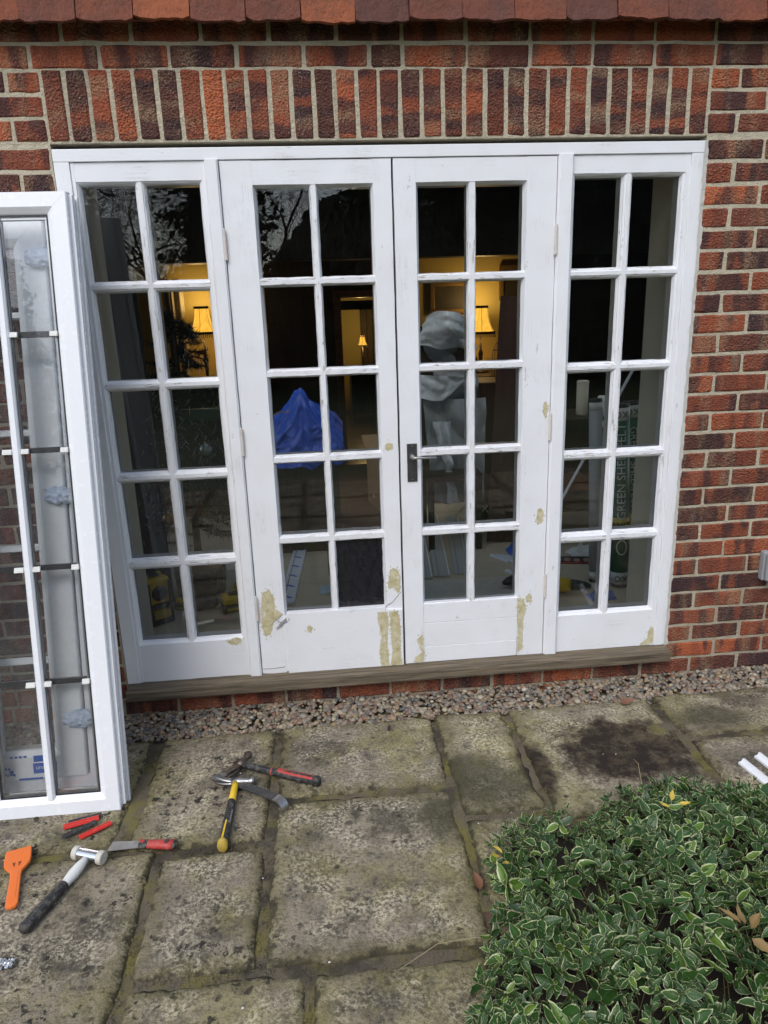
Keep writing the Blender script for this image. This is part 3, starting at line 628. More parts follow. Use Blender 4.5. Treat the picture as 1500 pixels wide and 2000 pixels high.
# handle
MB().box(1.194, 1.234, -.0005, .0035, .940, 1.094).build('handle_plate', STEELD, d2, bevel=.0012)
MB().tube([(1.214, 0, 1.043), (1.214, -.012, 1.043), (1.214, -.032, 1.043)], [.012, .010, .009], 16).tube([(1.207, -.034, 1.043), (1.225, -.037, 1.043), (1.26, -.038, 1.042), (1.300, -.036, 1.040), (1.306, -.034, 1.040)], [(.009, .007), (.0085, .006), (.0075, .005), (.0085, .005), (.006, .004)], 12).build('lever', STEEL, d2, smooth=True)
MB().lathe([(.0055, 0), (.0055, .0016)], 14).xf(Matrix.Translation((1.214, -.0002, .985)) @ Matrix.Rotation(PI / 2, 4, 'X')).box(1.2118, 1.2162, -.0018, .0002, .968, .983).build('keyhole', BLACKP, d2)
for zz in (.950, 1.084): MB().lathe([(.0035, 0), (.003, .0014), (.001, .0018)], 10).xf(Matrix.Translation((1.214, 0, zz)) @ Matrix.Rotation(PI / 2, 4, 'X')).build('screw', STEEL, d2)
# sill
MB().prism([(.083, -.055), (.088, -.057), (.122, -.057), (.128, -.053), (.1362, .0), (.1362, .10), (.083, .10)], .003, 2.327, 'x', 46, .0006).build('sill', TIMBER, fd)
# ragged mastic between frame and brick on the right and top
sv = MB(); n_ = 110
pts = [(2.322 + random.uniform(-.004, .002), .1365 + 2.03 * i / n_) for i in range(n_ + 1)] + [(2.338 + random.uniform(-.004, .005), .1365 + 2.03 * i / n_) for i in range(n_, -1, -1)]
for i in range(n_):
    a, b_, c, d = pts[i], pts[i + 1], pts[2 * n_ - i], pts[2 * n_ + 1 - i]
    yq = -.003 - .003 * random.random(); sv.add([(a[0], yq, a[1]), (b_[0], yq, b_[1]), (c[0], .001, c[1]), (d[0], .001, d[1])], [(0, 1, 2, 3)])
sv.build('mastic', simple('cream_mastic', (.62, .60, .54), .8, var=.2, bumps=.6, scale=150), fd)

# ================================================================== NEW UPVC UNITS
TILT = math.atan2(.348, 1.99)
un = thing('window_unit', 'new white plastic side window leaning at the left, bars not yet fitted', 'window unit', (0, -.628, 0), (-TILT, 0, 0))
def L(b, name, mat, par, **k): return b.build(name, mat, par, local=True, **k)
# local frame: x along, z up the unit, -y towards the viewer
def frame4(par, x0, x1, z0, z1, w, yf, yb, mat, nm='frame', c=.018):
    """four mitred profiles, sloping bead towards the glass"""
    prof = [(0, yf + .003), (.003, yf), (w - c - .003, yf), (w - c, yf + .002), (w - .004, yf + .012), (w, yf + .016), (w, yb), (0, yb)]
    def ring(p): return [(x0 + p, z0 + p), (x1 - p, z0 + p), (x1 - p, z1 - p), (x0 + p, z1 - p)]
    for s_ in range(4):
        b = MB(); vs = []
        for (p, y) in prof:
            r_ = ring(p); a, c_ = r_[s_], r_[(s_ + 1) % 4]; g_ = .0003
            dx, dz = c_[0] - a[0], c_[1] - a[1]; ll = math.hypot(dx, dz); dx, dz = dx / ll * g_, dz / ll * g_
            vs += [(a[0] + dx, y, a[1] + dz), (c_[0] - dx, y, c_[1] - dz)]
        n = len(prof); fs = [(2 * i, 2 * i + 1, 2 * ((i + 1) % n) + 1, 2 * ((i + 1) % n)) for i in range(n)]
        fs += [tuple(2 * i for i in range(n)), tuple(2 * i + 1 for i in range(n))[::-1]]
        b.add(vs, fs); L(b, nm, mat, par)
UX0, UX1, UH = -.345, .112, 2.022
frame4(un, UX0, UX1, 0, UH, .066, 0, .050, UPVC)
# outer stepped nib on the sides (the rebate seen on the right edge)
for x0, x1 in ((UX1 - .001, UX1 + .012), (UX0 - .012, UX0 + .001)):
    L(MB().box(x0, x1, .020, .046, .012, UH - .004), 'side_channel', UPVC, un, bevel=.0015)
    L(MB().box(min(x0, x1) - .004 if x0 < -.1 else x0, x1 if x0 < -.1 else x1 + .006, .052, .066, .006, UH - .001), 'side_channel', UPVC, un, bevel=.0015)
L(MB().box(UX0 + .003, UX1 - .003, .050, .068, .003, .058).box(UX0 + .003, UX1 - .003, .050, .068, UH - .058, UH - .003).box(UX0 + .003, UX0 + .058, .050, .068, .0585, UH - .0585).box(UX1 - .058, UX1 - .003, .050, .068, .0585, UH - .0585), 'back_frame', UPVC, un)
gx0, gx1, gz0, gz1 = UX0 + .066, UX1 - .066, .066, UH - .066
L(MB().box(gx0 - .003, gx1 + .003, .0165, .0405, gz0 - .003, gz1 + .003), 'sealed_pane', GLASS2, un)
for a in ((gx0, gx1, gz0 - .001, gz0 + .004), (gx0, gx1, gz1 - .004, gz1 + .001)): L(MB().box(a[0], a[1], .0145, .0163, a[2], a[3]), 'gasket', GASKET, un)
for a in ((gx0 - .001, gx0 + .004), (gx1 - .004, gx1 + .001)): L(MB().box(a[0], a[1], .0145, .0163, gz0 + .0045, gz1 - .0045), 'gasket', GASKET, un)
for z0, z1 in ((gz0 + .004, gz0 + .012), (gz1 - .012, gz1 - .004)): L(MB().box(gx0 + .004, gx1 - .004, .021, .036, z0, z1), 'edge_spacer', ALU, un)
for x0, x1 in ((gx0 + .004, gx0 + .011), (gx1 - .011, gx1 - .004)): L(MB().box(x0, x1, .021, .036, gz0 + .013, gz1 - .013), 'edge_spacer', ALU, un)
bx = -.1145
L(MB().prism([(bx - .014, .0145), (bx - .013, .008), (bx - .007, .001), (bx + .007, .001), (bx + .013, .008), (bx + .014, .0145)], gz0 - .010, gz1 + .010, 'z'), 'astragal_bar', UPVC, un)
L(MB().box(bx - .013, bx - .0015, .022, .035, gz0 + .013, gz1 - .013), 'inner_bar', SPACER, un); L(MB().box(bx + .004, bx + .013, .022, .035, gz0 + .013, gz1 - .013), 'inner_bar', ALU, un)
L(MB().prism([(bx - .014, .0425), (bx - .008, .052), (bx + .008, .052), (bx + .014, .0425)], gz0 - .010, gz1 + .010, 'z'), 'astragal_bar', UPVC, un)
for z in (.457, .843, 1.226, 1.593):
    for x0, x1 in ((gx0 + .012, bx - .0135), (bx + .0135, gx1 - .012)):
        L(MB().box(x0, x1, .022, .035, z - .009, z + .009), 'cross_spacer', SPACER, un)
    for xa, xb in ((bx - .044, bx - .0145), (bx + .0145, bx + .038), (gx1 - .024, gx1 - .0005), (gx0 + .0005, gx0 + .024)):
        L(MB().box(xa, xb, .003, .014, z - .010, z - .0015).box(xa, xb, .006, .014, z - .0015, z + .0065), 'bar_clip', WHITEP, un, bevel=.001)
# rear unit : a glazed door in its frame, behind the first one
TILT2 = math.atan2(.412, 1.97)
ru = thing('door_unit', 'second white plastic door unit with wrapped hinges, standing behind the window unit', 'door unit', (0, -.530, 0), (-TILT2, 0, 0))
frame4(ru, -1.10, .068, .0, 2.06, .085, 0, .062, UPVC, 'outer_frame', .006)
UPVCG = simple('pale_upvc', (.86, .89, .89), .3, var=.03, bumps=.02, scale=30)
DX0, DX1, DZ0, DZ1 = -.60, -.0185, .078, 1.985
frame4(ru, DX0, DX1, DZ0, DZ1, .103, -.014, .045, UPVCG, 'door_sash', .022)
frame4(ru, -1.02, -.606, DZ0, DZ1, .103, -.014, .045, UPVCG, 'door_sash', .022)
L(MB().box(DX0 + .1, DX1 - .1, .010, .013, DZ0 + .1, DZ1 - .1), 'pane', GLASS2, ru); L(MB().box(-.92, -.70, .010, .013, DZ0 + .1, DZ1 - .1), 'pane', GLASS2, ru)
for z in (.49, .88, 1.27, 1.66): L(MB().prism([(z - .013, .009), (z - .008, -.004), (z + .008, -.004), (z + .013, .009)], DX0 + .09, DX1 - .09, 'x'), 'astragal_bar', UPVCG, ru)
L(MB().box(-.30 - .012, -.30 + .012, -.003, .009, DZ0 + .09, DZ1 - .09), 'astragal_bar', UPVCG, ru)
for zc in (.285, 1.056, 1.84):
    def wr(u, v):
        a = 2 * PI * u; t = v; x = -.075 + .110 * t; r1 = .030 * (math.sin(PI * min(1, .12 + t * .9)) ** .5) * (1 + .18 * nz(u * 4, t * 5, zc)); 
        return (x, -.020 + math.cos(a) * .020 * (.5 + .5 * min(1, t * 4 + .2)) - .008 * (1 - 2 * abs(nz(math.cos(a) * 2 + zc, math.sin(a) * 2, t * 5))) - .004 * (1 - 2 * abs(nz(math.cos(a) * 5, math.sin(a) * 5 + zc, t * 11))), zc + math.sin(a) * r1 + .007 * nz(math.cos(a) * 3, t * 7, 9 + zc))
    L(MB().grid(wr, 40, 26), 'wrapped_hinge', WRAP, ru, smooth=True)
# protective tape with print at the bottom of the sash (upside down as it stands)
def film(par, x0, x1, z0, z1, y, mat, nm='tape'): return L(MB().box(x0, x1, y - .0006, y, z0, z1), nm, mat, par)
yt = -.0142
film(ru, -.195, -.116, .100, .136, yt, BLUET); film(ru, -.37, -.30, .160, .170, yt, BLUET); film(ru, -.245, -.165, .0795, .086, yt, BLUET)
L(MB().prism([(-.192, .141), (-.130, .141), (-.150, .163), (-.192, .163)], yt - .0006, yt, 'y'), 'tape', BLUET, ru)
def sticker(par, txt, size, x, z, y, mat, nm='lettering'):
    me = text_mesh(txt, size, mat, .0002); bake(me, Matrix.Translation((x, y, z)) @ Matrix.Rotation(PI, 4, 'Y') @ Matrix.Rotation(PI / 2, 4, 'X')); return obj(nm, me, par, local=True)
sticker(ru, 'deceun', .022, -.155, .118, yt - .0012, WHITET)
for k in range(4): film(ru, -.270 + k * .015, -.260 + k * .015, .158, .165, yt, BLUET, 'tape_mark')
for a0 in range(0, 330, 55):
    a = R(a0); film(ru, -.282 + .012 * math.cos(a) - .003, -.282 + .012 * math.cos(a) + .003, .112 + .012 * math.sin(a) - .004, .112 + .012 * math.sin(a) + .003, yt, BLUET, 'tape_mark')
L(MB().box(-.275, -.262, yt - .0006, yt, .098, .116).box(-.262, -.256, yt - .0006, yt, .096, .104), 'tape_mark', BLUET, ru)

# ================================================================== outdoor socket
so = thing('outdoor_socket', 'grey weatherproof socket box fixed to the brick wall at the right', 'socket', (2.79, 0, .49))
MB().box(2.722, 2.862, -.035, -.002, .425, .556).build('back_box', SOCKET, so, bevel=.006)
MB().box(2.726, 2.858, -.060, -.036, .429, .552).build('cover', SOCKET, so, bevel=.008)
MB().box(2.750, 2.838, -.066, -.0605, .447, .520).build('flap', SOCKET, so, bevel=.004)
MB().lathe([(.006, 0), (.006, .003)], 12).xf(Matrix.Translation((2.736, -.0605, .537)) @ Matrix.Rotation(PI / 2, 4, 'X')).build('screw', SOCKET, so)
MB().box(2.790, 2.795, -.070, -.0665, .455, .512).build('flap_ridge', BLACKP, so)

# ================================================================== TOOLS ON THE PATIO (local: x along the tool, z up)
Z0 = .006
def tool(name, label, cat, x, y, ang, z=Z0, tilt=0): return thing(name, label, cat, (x, y, z), (tilt, 0, R(ang)))
def hull2(b, pts, z0, z1, steps=1): return b.prism(pts, z0, z1, 'z')
def claw_head(par, mat):
    """striking face towards +y, claw towards -y, eye at origin, head axis along y, lying on its side"""
    b = MB()
    b.tube([(0, .064, 0), (0, .057, 0), (0, .054, 0), (0, .043, 0), (0, .036, 0), (0, .016, 0), (0, -.014, 0)], [.0140, .0155, .0155, .0110, .0100, .0150, .0155], 14)
    L(b, 'striking_head', mat, par, smooth=True, bevel=0)
    for s_ in (-1, 1):
        pts = []; rad = []
        for k in range(9):
            t = k / 8; a = t * 1.05
            pts.append((-.004 - .034 * (1 - math.cos(a)) * 1.6, -.010 - .082 * math.sin(a) * .95, s_ * (.004 + .009 * t))); rad.append((.0140 * (1 - t * .55), .0068 * (1 - t * .62)))
        L(MB().tube(pts, rad, 8), 'claw', mat, par, smooth=True)
def grip(par, segs, mat, nm, n=14): return L(MB().tube([s[0] for s in segs], [s[1] for s in segs], n), nm, mat, par, smooth=True)
# yellow claw hammer : handle along +x from the head
yh = tool('claw_hammer', 'claw hammer with yellow and black handle and yellow end', 'hammer', .492, -.557, -92, .022)
claw_head(yh, STEEL)
grip(yh, [((.010, 0, 0), (.012, .013)), ((.03, 0, 0), (.0115, .0135)), ((.11, 0, -.002), (.0125, .0155))], YELP, 'shaft')
grip(yh, [((.105, 0, -.002), (.0135, .0165)), ((.13, 0, -.003), (.0135, .0165)), ((.20, 0, -.005), (.0150, .0185)), ((.26, 0, -.006), (.0150, .018)), ((.296, 0, -.006), (.0155, .019))], BLACKR, 'grip')
grip(yh, [((.294, 0, -.006), (.0155, .019)), ((.298, 0, -.006), (.0165, .025)), ((.308, 0, -.006), (.0165, .025)), ((.311, 0, -.006), (.013, .021))], YELW, 'end_cap')
L(MB().prism([(.150, -.002), (.292, -.005), (.292, .001), (.150, .002)], .0118, .0128, 'z'), 'grip_stripe', YELP, yh)
for k in range(7): L(MB().box(.158 + k * .009, .161 + k * .009, .008, .013, .0085, .0098), 'grip_dot', GREY, yh)
# red and black claw hammer
rh = tool('claw_hammer', 'claw hammer with red and black rubber grip, steel head brown', 'hammer', .500, -.467, -23, .030)
claw_head(rh, STEELB)
grip(rh, [((.008, 0, 0), (.010, .012)), ((.05, 0, -.003), (.0115, .014)), ((.120, 0, -.007), (.0110, .0125)), ((.125, 0, -.007), (.0130, .015)), ((.21, 0, -.011), (.0145, .017)), ((.285, 0, -.014), (.0145, .017)), ((.292, 0, -.014), (.0175, .020)), ((.308, 0, -.014), (.0170, .0195)), ((.312, 0, -.014), (.012, .014))], BLACKR, 'grip')
def redp(u, v):
    x = .150 + .138 * u; a = R(50 + 85 * v) ; w_ = math.sin(PI * min(1, .15 + u * 1.0)) * .4 + .6 if u < .2 else 1
    a = R(92) + (a - R(92)) * w_; r1 = .0153 + .0006 ; return (x, math.cos(a) * (.0180), -.0075 - .0065 * (x - .125) / .17 + math.sin(a) * (.0152) + .0008)
L(MB().grid(redp, 14, 6), 'red_inlay', REDG, rh, smooth=True)
L(MB().tube([(.124, 0, -.007), (.128, 0, -.0073)], [(.0138, .0160), (.0138, .0160)], 14), 'red_band', REDG, rh)
# pry bar
pb = tool('pry_bar', 'flat black pry bar with bright hooked end lying under the hammers', 'pry bar', .415, -.490, -40.5, .006)
def pbar(u, v):
    s_ = u * .375; w_ = .0165 if s_ > .05 else .0165 + (.05 - s_) * .25
    if s_ < .30: x, z = s_, .006 + .030 * max(0, (s_ - .02)) / .3
    else:
        a = (s_ - .30) / .045; x = .30 + .036 * math.sin(min(a, 1.7)); z = .034 + .014 - .036 * (1 - math.cos(min(a, 1.7))) * .9 - .014
    return (x, (v - .5) * 2 * w_, z)
def slabify(fn, nx, ny, th):
    b = MB().grid(fn, nx, ny).grid(lambda u, v: tuple(a + c for a, c in zip(fn(u, v), (0, 0, -th))), nx, ny); n = (nx + 1) * (ny + 1)
    ring = list(range(nx + 1)) + [(j + 1) * (nx + 1) - 1 for j in range(1, ny + 1)] + [ny * (nx + 1) + i for i in range(nx - 1, -1, -1)] + [j * (nx + 1) for j in range(ny - 1, 0, -1)]
    b.f += [(ring[k], ring[(k + 1) % len(ring)], ring[(k + 1) % len(ring)] + n, ring[k] + n) for k in range(len(ring))]; return b
L(slabify(lambda u, v: pbar(.12 + u * .66, v), 16, 4, .005), 'shank', BLACKP, pb)
L(slabify(lambda u, v: pbar(.78 + u * .22, v), 14, 4, .005), 'hook', STEEL, pb)
for s_ in (0, 1): L(slabify(lambda u, v: pbar(u * .1205, (.0 if s_ == 0 else .56) + v * .44), 6, 3, .006), 'forked_tip', STEEL, pb)
# putty knife
pk = tool('putty_knife', 'putty knife with steel blade and red and black handle', 'putty knife', .225, -.822, -8, .016, .0)
L(MB().prism([(-.102, .022), (-.104, -.020), (-.004, -.016), (.002, -.012), (.002, .012), (-.004, .015)], -.001, .0008, 'z').xf(Matrix.Rotation(R(-6), 4, 'Y')), 'blade', STEEL, pk)
L(MB().tube([(-.006, 0, 0), (.0, 0, 0), (.018, 0, 0), (.022, 0, 0)], [(.014, .008), (.0165, .011), (.0165, .012), (.014, .011)], 16), 'collar', BLACKR, pk, smooth=True)
L(MB().tube([(.020, 0, 0), (.026, 0, 0), (.06, 0, 0), (.09, 0, 0), (.104, 0, 0)], [(.014, .010), (.015, .012), (.0165, .0135), (.0185, .0135), (.017, .0125)], 16), 'handle', REDG, pk, smooth=True)
L(MB().tube([(.103, 0, 0), (.108, 0, 0), (.113, 0, 0)], [(.017, .0125), (.0165, .012), (.012, .009)], 16), 'end_cap', BLACKR, pk, smooth=True)
L(MB().tube([(.004, .0, .0125), (.004, 0, .0135)], [.0085, .0075], 16), 'thumb_pad', REDG, pk)
L(MB().tube([(.083, 0, .0118), (.083, 0, .0142)], [(.010, .0075), (.010, .0075)], 18), 'hanging_hole', BLACKP, pk)
L(MB().box(.1115, .1140, -.006, .006, -.006, .006), 'strike_plate', STEEL, pk, bevel=.0008)
# mallet with nylon faces
ml = tool('mallet', 'soft faced mallet with chrome head, white neck and black grip', 'mallet', .078, -.860, 249, .021)
L(MB().tube([(0, -.036, .004), (0, -.034, .004), (0, .034, .004), (0, .036, .004)], [.0165, .0175, .0175, .0165], 28), 'head', CHROME, ml, smooth=False)
for s_ in (-1, 1): L(MB().tube([(0, s_ * .034, .004), (0, s_ * .036, .004), (0, s_ * .049, .004), (0, s_ * .053, .004)], [.0185, .0205, .0210, .0185], 24), 'nylon_face', NYLON, ml, smooth=False, bevel=.001)
L(MB().tube([(.010, 0, 0), (.022, 0, .002), (.045, 0, .001), (.075, 0, -.001), (.108, 0, -.003), (.118, 0, -.003)], [(.009, .010), (.0105, .012), (.0150, .0155), (.0165, .0165), (.0125, .0130), (.0125, .013)], 18), 'neck', WHITEP, ml, smooth=True)
L(MB().tube([(.112, 0, -.003), (.114, 0, -.003), (.18, 0, -.003), (.255, 0, -.002), (.272, 0, -.002), (.279, 0, -.002)], [.0140, .0150, .0165, .0175, .0170, .0125], 20), 'grip', BLACKR, ml, smooth=True)
# orange scraper
orr = tool('scraper', 'bright orange plastic ice scraper lying on the paving', 'scraper', -.130, -.880, 0, .008, 0)
orr.rotation_euler = (0, 0, R(16))
out = [(-.038, .080), (.036, .080), (.038, .040), (.036, .018), (.030, .008), (.0165, -.012), (.0150, -.030), (.0165, -.13), (.017, -.148), (.012, -.158), (0, -.161), (-.012, -.158), (-.017, -.148), (-.0165, -.13), (-.0150, -.030), (-.0165, -.012), (-.030, .008), (-.036, .018), (-.038, .040)]
L(MB().prism(out, .002, .013, 'z'), 'body', ORP, orr, bevel=.003)
L(MB().prism([(-.037, .078), (.035, .078), (.0345, .093), (-.0365, .093)], .005, .0085, 'z'), 'blade', ORP, orr, bevel=.001)
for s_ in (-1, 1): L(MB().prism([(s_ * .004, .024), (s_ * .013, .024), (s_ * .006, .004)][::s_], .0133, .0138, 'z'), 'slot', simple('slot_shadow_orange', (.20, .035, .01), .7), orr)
L(MB().box(-.008, .008, -.125, -.010, .0130, .0142), 'rib', ORP, orr, bevel=.001)
# plastic packers
def packer(label, mat, pts, z, h, ridges=0):
    t = thing('packer', label, 'packer', (*pts[0], z)); (ax, ay), (bx_, by), wd = pts[0], pts[1], pts[2]
    d = Vector((bx_ - ax, by - ay)); ln = d.length; t.rotation_euler = (0, 0, math.atan2(d.y, d.x))
    L(MB().prism([(0, 0), (ln, 0), (ln, wd), (0, wd)] if not ridges else [(0, 0), (ln, 0), (ln, wd), (0, wd)], 0, h, 'z'), 'plate', mat, t, bevel=.0008)
    for k in range(1, ridges + 1): L(MB().box(ln * k / (ridges + 1) - .001, ln * k / (ridges + 1) + .001, .001, wd - .001, h, h + .0009), 'ridge', mat, t)
    for wv_ in (.25, .75): L(MB().box(.002, ln - .002, wd * wv_ - .0012, wd * wv_ + .0012, h + .0002, h + .0016), 'rib', mat, t)
    return t
packer('thin black plastic packer half hidden under the red ones', BLACKP, ((-.042, -.688), (.058, -.660), .022), .006, .003)
packer('red flat plastic packer beneath the ridged black one', REDP, ((-.048, -.715), (.056, -.682), .026), .010, .003)
packer('black ridged plastic packer lying on top of the red one', BLACKP, ((-.034, -.764), (.056, -.702), .020), .014, .003, 4)
packer('red ribbed plastic packer at the front of the pile', REDP, ((.022, -.766), (.106, -.706), .021), .007, .005, 3)
# white trims at the right edge
for lab, xa, ya, xb, yb in (('short white plastic glazing trim nearest the pebbles at right edge', 2.368, -.650, 2.425, -1.02), ('white plastic glazing trim lying on slab, nearer the plant', 2.292, -.676, 2.345, -1.03)):
    t = thing('glazing_trim', lab, 'trim', (xa, ya, .004), (0, 0, math.atan2(yb - ya, xb - xa))); ln = math.hypot(xb - xa, yb - ya)
    L(MB().prism([(-.016, 0), (.016, 0), (.016, .006), (.010, .008), (.010, .018), (.002, .020), (-.004, .010), (-.016, .008)], 0, ln, 'x').xf(Matrix(((1, 0, 0, 0), (0, 0, 1, 0), (0, 1, 0, 0), (0, 0, 0, 1)))), 'profile', UPVC, t)
    L(MB().box(.0, ln, .0105, .0155, .0065, .0085), 'gasket', WHITEP, t)
# scrap of foil at the left edge
t = thing('foil_scrap', 'crumpled silver and blue foil scrap at the left edge of paving', 'scrap', (-.030, -1.222, .006))
L(MB().grid(lambda u, v: ((u - .5) * .045, (v - .5) * .03, .012 + .014 * nz(u * 6, v * 6, 1) + .006 * nz(u * 14, v * 14, 4)), 16, 12), 'foil', CHROME, t)
L(MB().grid(lambda u, v: (-.03 + u * .018, -.006 + v * .018, .006 + .008 * nz(u * 5, v * 5, 9)), 8, 8), 'blue_film', BLUET, t)

# ================================================================== VARIEGATED PERIWINKLE
pl = thing('periwinkle_plant', 'spreading evergreen plant with small cream edged leaves at lower right', 'plant', (1.8, -1.5, 0))
rl = random.Random(11)
def leaf_geo(seed):
    q = random.Random(seed); NU, NV = 4, 6; fold = q.uniform(.05, .75); curl = q.uniform(-.7, .55); tw = q.uniform(-.6, .6); wd = q.uniform(.40, .68); sk = q.uniform(-.12, .12)
    vs, uv = [], []
    for j in range(NV + 1):
        v = j / NV; w_ = wd * .5 * (math.sin(PI * min(1, v ** .78)) ** .85) * (1 - .18 * v) if 0 < v < 1 else .0
        if j == 0: w_ = .02
        if j == NV: w_ = .008
        for i in range(NU + 1):
            u = i / NU * 2 - 1; a = tw * v
            y = u * w_; z = abs(u) * w_ * fold + curl * v * v * .35 - .05 * math.sin(PI * v)
            y += sk * math.sin(PI * v) + .012 * math.sin(v * 17 + u * 3); vs.append((v, y * math.cos(a) - z * math.sin(a), z * math.cos(a) + y * math.sin(a) + .014 * math.sin(v * 14 + seed) * abs(u))); uv.append((i / NU, v))
    fs = [(j * 5 + i, j * 5 + i + 1, (j + 1) * 5 + i + 1, (j + 1) * 5 + i) for j in range(NV) for i in range(NU)]
    return vs, fs, uv
LG = [leaf_geo(i) for i in range(30)]
def uvmesh(name, vs, fs, uv, mat):
    me = bpy.data.meshes.new(name); me.from_pydata(vs, [], fs); me.update(); me.materials.append(mat)
    lay_ = me.uv_layers.new(name='UVMap'); idx = [0] * len(me.loops); me.loops.foreach_get('vertex_index', idx)
    flat = [c for i in idx for c in uv[i]]; lay_.data.foreach_set('uv', flat)
    me.polygons.foreach_set('use_smooth', [True] * len(me.polygons)); return me
LM = [uvmesh('leaf', *g, LEAF) for g in LG]
PLOT = [(1.33, -.93), (1.50, -.86), (1.64, -.93), (1.76, -.80), (1.95, -.74), (2.12, -.86), (2.28, -.96), (2.62, -1.0), (2.75, -1.5), (2.6, -2.15), (1.6, -2.2), (1.12, -2.1), (1.08, -1.75), (1.12, -1.48), (1.20, -1.34), (1.27, -1.18), (1.27, -1.04)]
def edge_dist(x, y):
    ins = False; dm = 9; n = len(PLOT)
    for i in range(n):
        (x1, y1), (x2, y2) = PLOT[i], PLOT[(i + 1) % n]
        if (y1 > y) != (y2 > y) and x < (x2 - x1) * (y - y1) / (y2 - y1) + x1: ins = not ins
        t = max(0, min(1, ((x - x1) * (x2 - x1) + (y - y1) * (y2 - y1)) / ((x2 - x1) ** 2 + (y2 - y1) ** 2))); dm = min(dm, math.hypot(x - x1 - t * (x2 - x1), y - y1 - t * (y2 - y1)))
    return dm if ins else -dm
def hgt(x, y, d): return .035 + .19 * min(1, d / .36) ** .75 + (.075 * nz(x * 5, y * 5, 3) + .045 * nz(x * 12, y * 12, 5)) * min(1, d / .15)
leaves = []; stems = MB()
shoots = []
cells = {}
tries = 0
while tries < 90000 and len(shoots) < 1450:
    tries += 1; x, y = rl.uniform(1.0, 2.75), rl.uniform(-2.2, -.72); d = edge_dist(x, y)
    if d < .005: continue
    if nz(x * 7, y * 7, 20) < -.40: continue
    key = (int(x / .026), int(y / .026)); bad = False
    for a in (-1, 0, 1):
        for b_ in (-1, 0, 1):
            for (px_, py_) in cells.get((key[0] + a, key[1] + b_), []):
                if math.hypot(px_ - x, py_ - y) < .026: bad = True
    if bad: continue
    cells.setdefault(key, []).append((x, y)); shoots.append((x, y, d))
for (x, y, d) in shoots:
    h = max(.02, hgt(x, y, d) + rl.uniform(-.075, .03)); lean = Vector((rl.gauss(0, .35), rl.gauss(-.12, .35), 1.0))
    if d < .10:                                   # lean outwards at the rim
        g_ = Vector((edge_dist(x + .01, y) - d, edge_dist(x, y + .01) - d, 0)); 
        if g_.length > 1e-5: lean -= g_.normalized() * .8 * (1 - d / .10)
    lean.normalize(); tip = Vector((x, y, h)); root = tip - lean * (h * .9 + .02); root.z = max(root.z, -.01)
    stems.tube([root, (root + tip) / 2 + Vector((rl.uniform(-.01, .01), rl.uniform(-.01, .01), .005)), tip], [.0013, .0012, .0008], 4, False)
    a0 = rl.uniform(0, PI); nn = rl.choice([3, 4, 5, 5]); fresh = rl.random()
    vs_ = lean.orthogonal().normalized(); ws = lean.cross(vs_)
    for k in range(nn):
        base = tip - lean * (k * .0135 + .001); ln = (.019, .032, .042, .046, .046)[k] * rl.uniform(.55, 1.25) * (.72 + .62 * fresh ** 1.5); el = (1.0, .60, .32, .12, -.05)[k] + rl.uniform(-.25, .2)
        for s_ in (0, 1):
            a = a0 + k * PI / 2 + s_ * PI + rl.uniform(-.3, .3); hd = vs_ * math.cos(a) + ws * math.sin(a); dr = (hd * math.cos(el) + lean * math.sin(el)).normalized()
            up = (lean * math.cos(el) - hd * math.sin(el)).normalized(); sd_ = up.cross(dr)
            mt = Matrix((dr, sd_, up)).transposed().to_4x4(); mt = Matrix.Translation(base) @ mt @ Matrix.Rotation(rl.uniform(-.4, .4), 4, 'X') @ Matrix.Diagonal((ln, ln, ln, 1))
            leaves.append((mt, rl.randrange(30), k, base))
camv = Vector(cam.location)
crot = cam.rotation_euler.to_matrix().transposed()
def score(l):
    q = crot @ (l[3] - camv); u = 750 + 1395 * q.x / -q.z; v = 1000 - 1395 * q.y / -q.z
    if not (0 < u < 1490 and 0 < v < 1990): return 9
    up = l[0].to_3x3() @ Vector((0, 0, 1)); up.normalize()
    return -q.z - (l[3].z * 1.2) + (0 if l[2] in (1, 2) else 2.0) - .4 * abs(up.dot((camv - l[3]).normalized()))
leaves.sort(key=score)
for mt, g_, k, b_ in leaves[:300]:
    o = obj('leaf', LM[g_], pl); o.matrix_basis = mt
jv, jf, ju = [], [], []
for mt, g_, k, b_ in leaves[300:]:
    vs_, fs_, uv_ = LG[g_]; o = len(jv); jv += [tuple(mt @ Vector(v)) for v in vs_]; jf += [tuple(i + o for i in f) for f in fs_]; ju += uv_
obj('foliage', uvmesh('foliage', jv, jf, ju, LEAF), pl, kind='stuff')
STEMM = simple('plant_stem', (.10, .085, .035), .7)
stems.build('stems', STEMM, pl, kind='stuff')
MB().grid(lambda u, v: (lambda x, y: (x, y, -.015 + max(-.02, min(.06, edge_dist(x, y) * .3)) + .01 * nz(x * 20, y * 20)))(1.0 + 1.8 * u, -2.25 + 1.6 * v), 70, 62).build('soil', mk_wood('dark_leaf_litter', (.010, .008, .005), (.028, .02, .012), (60, 60, 60), .95), pl, smooth=True)
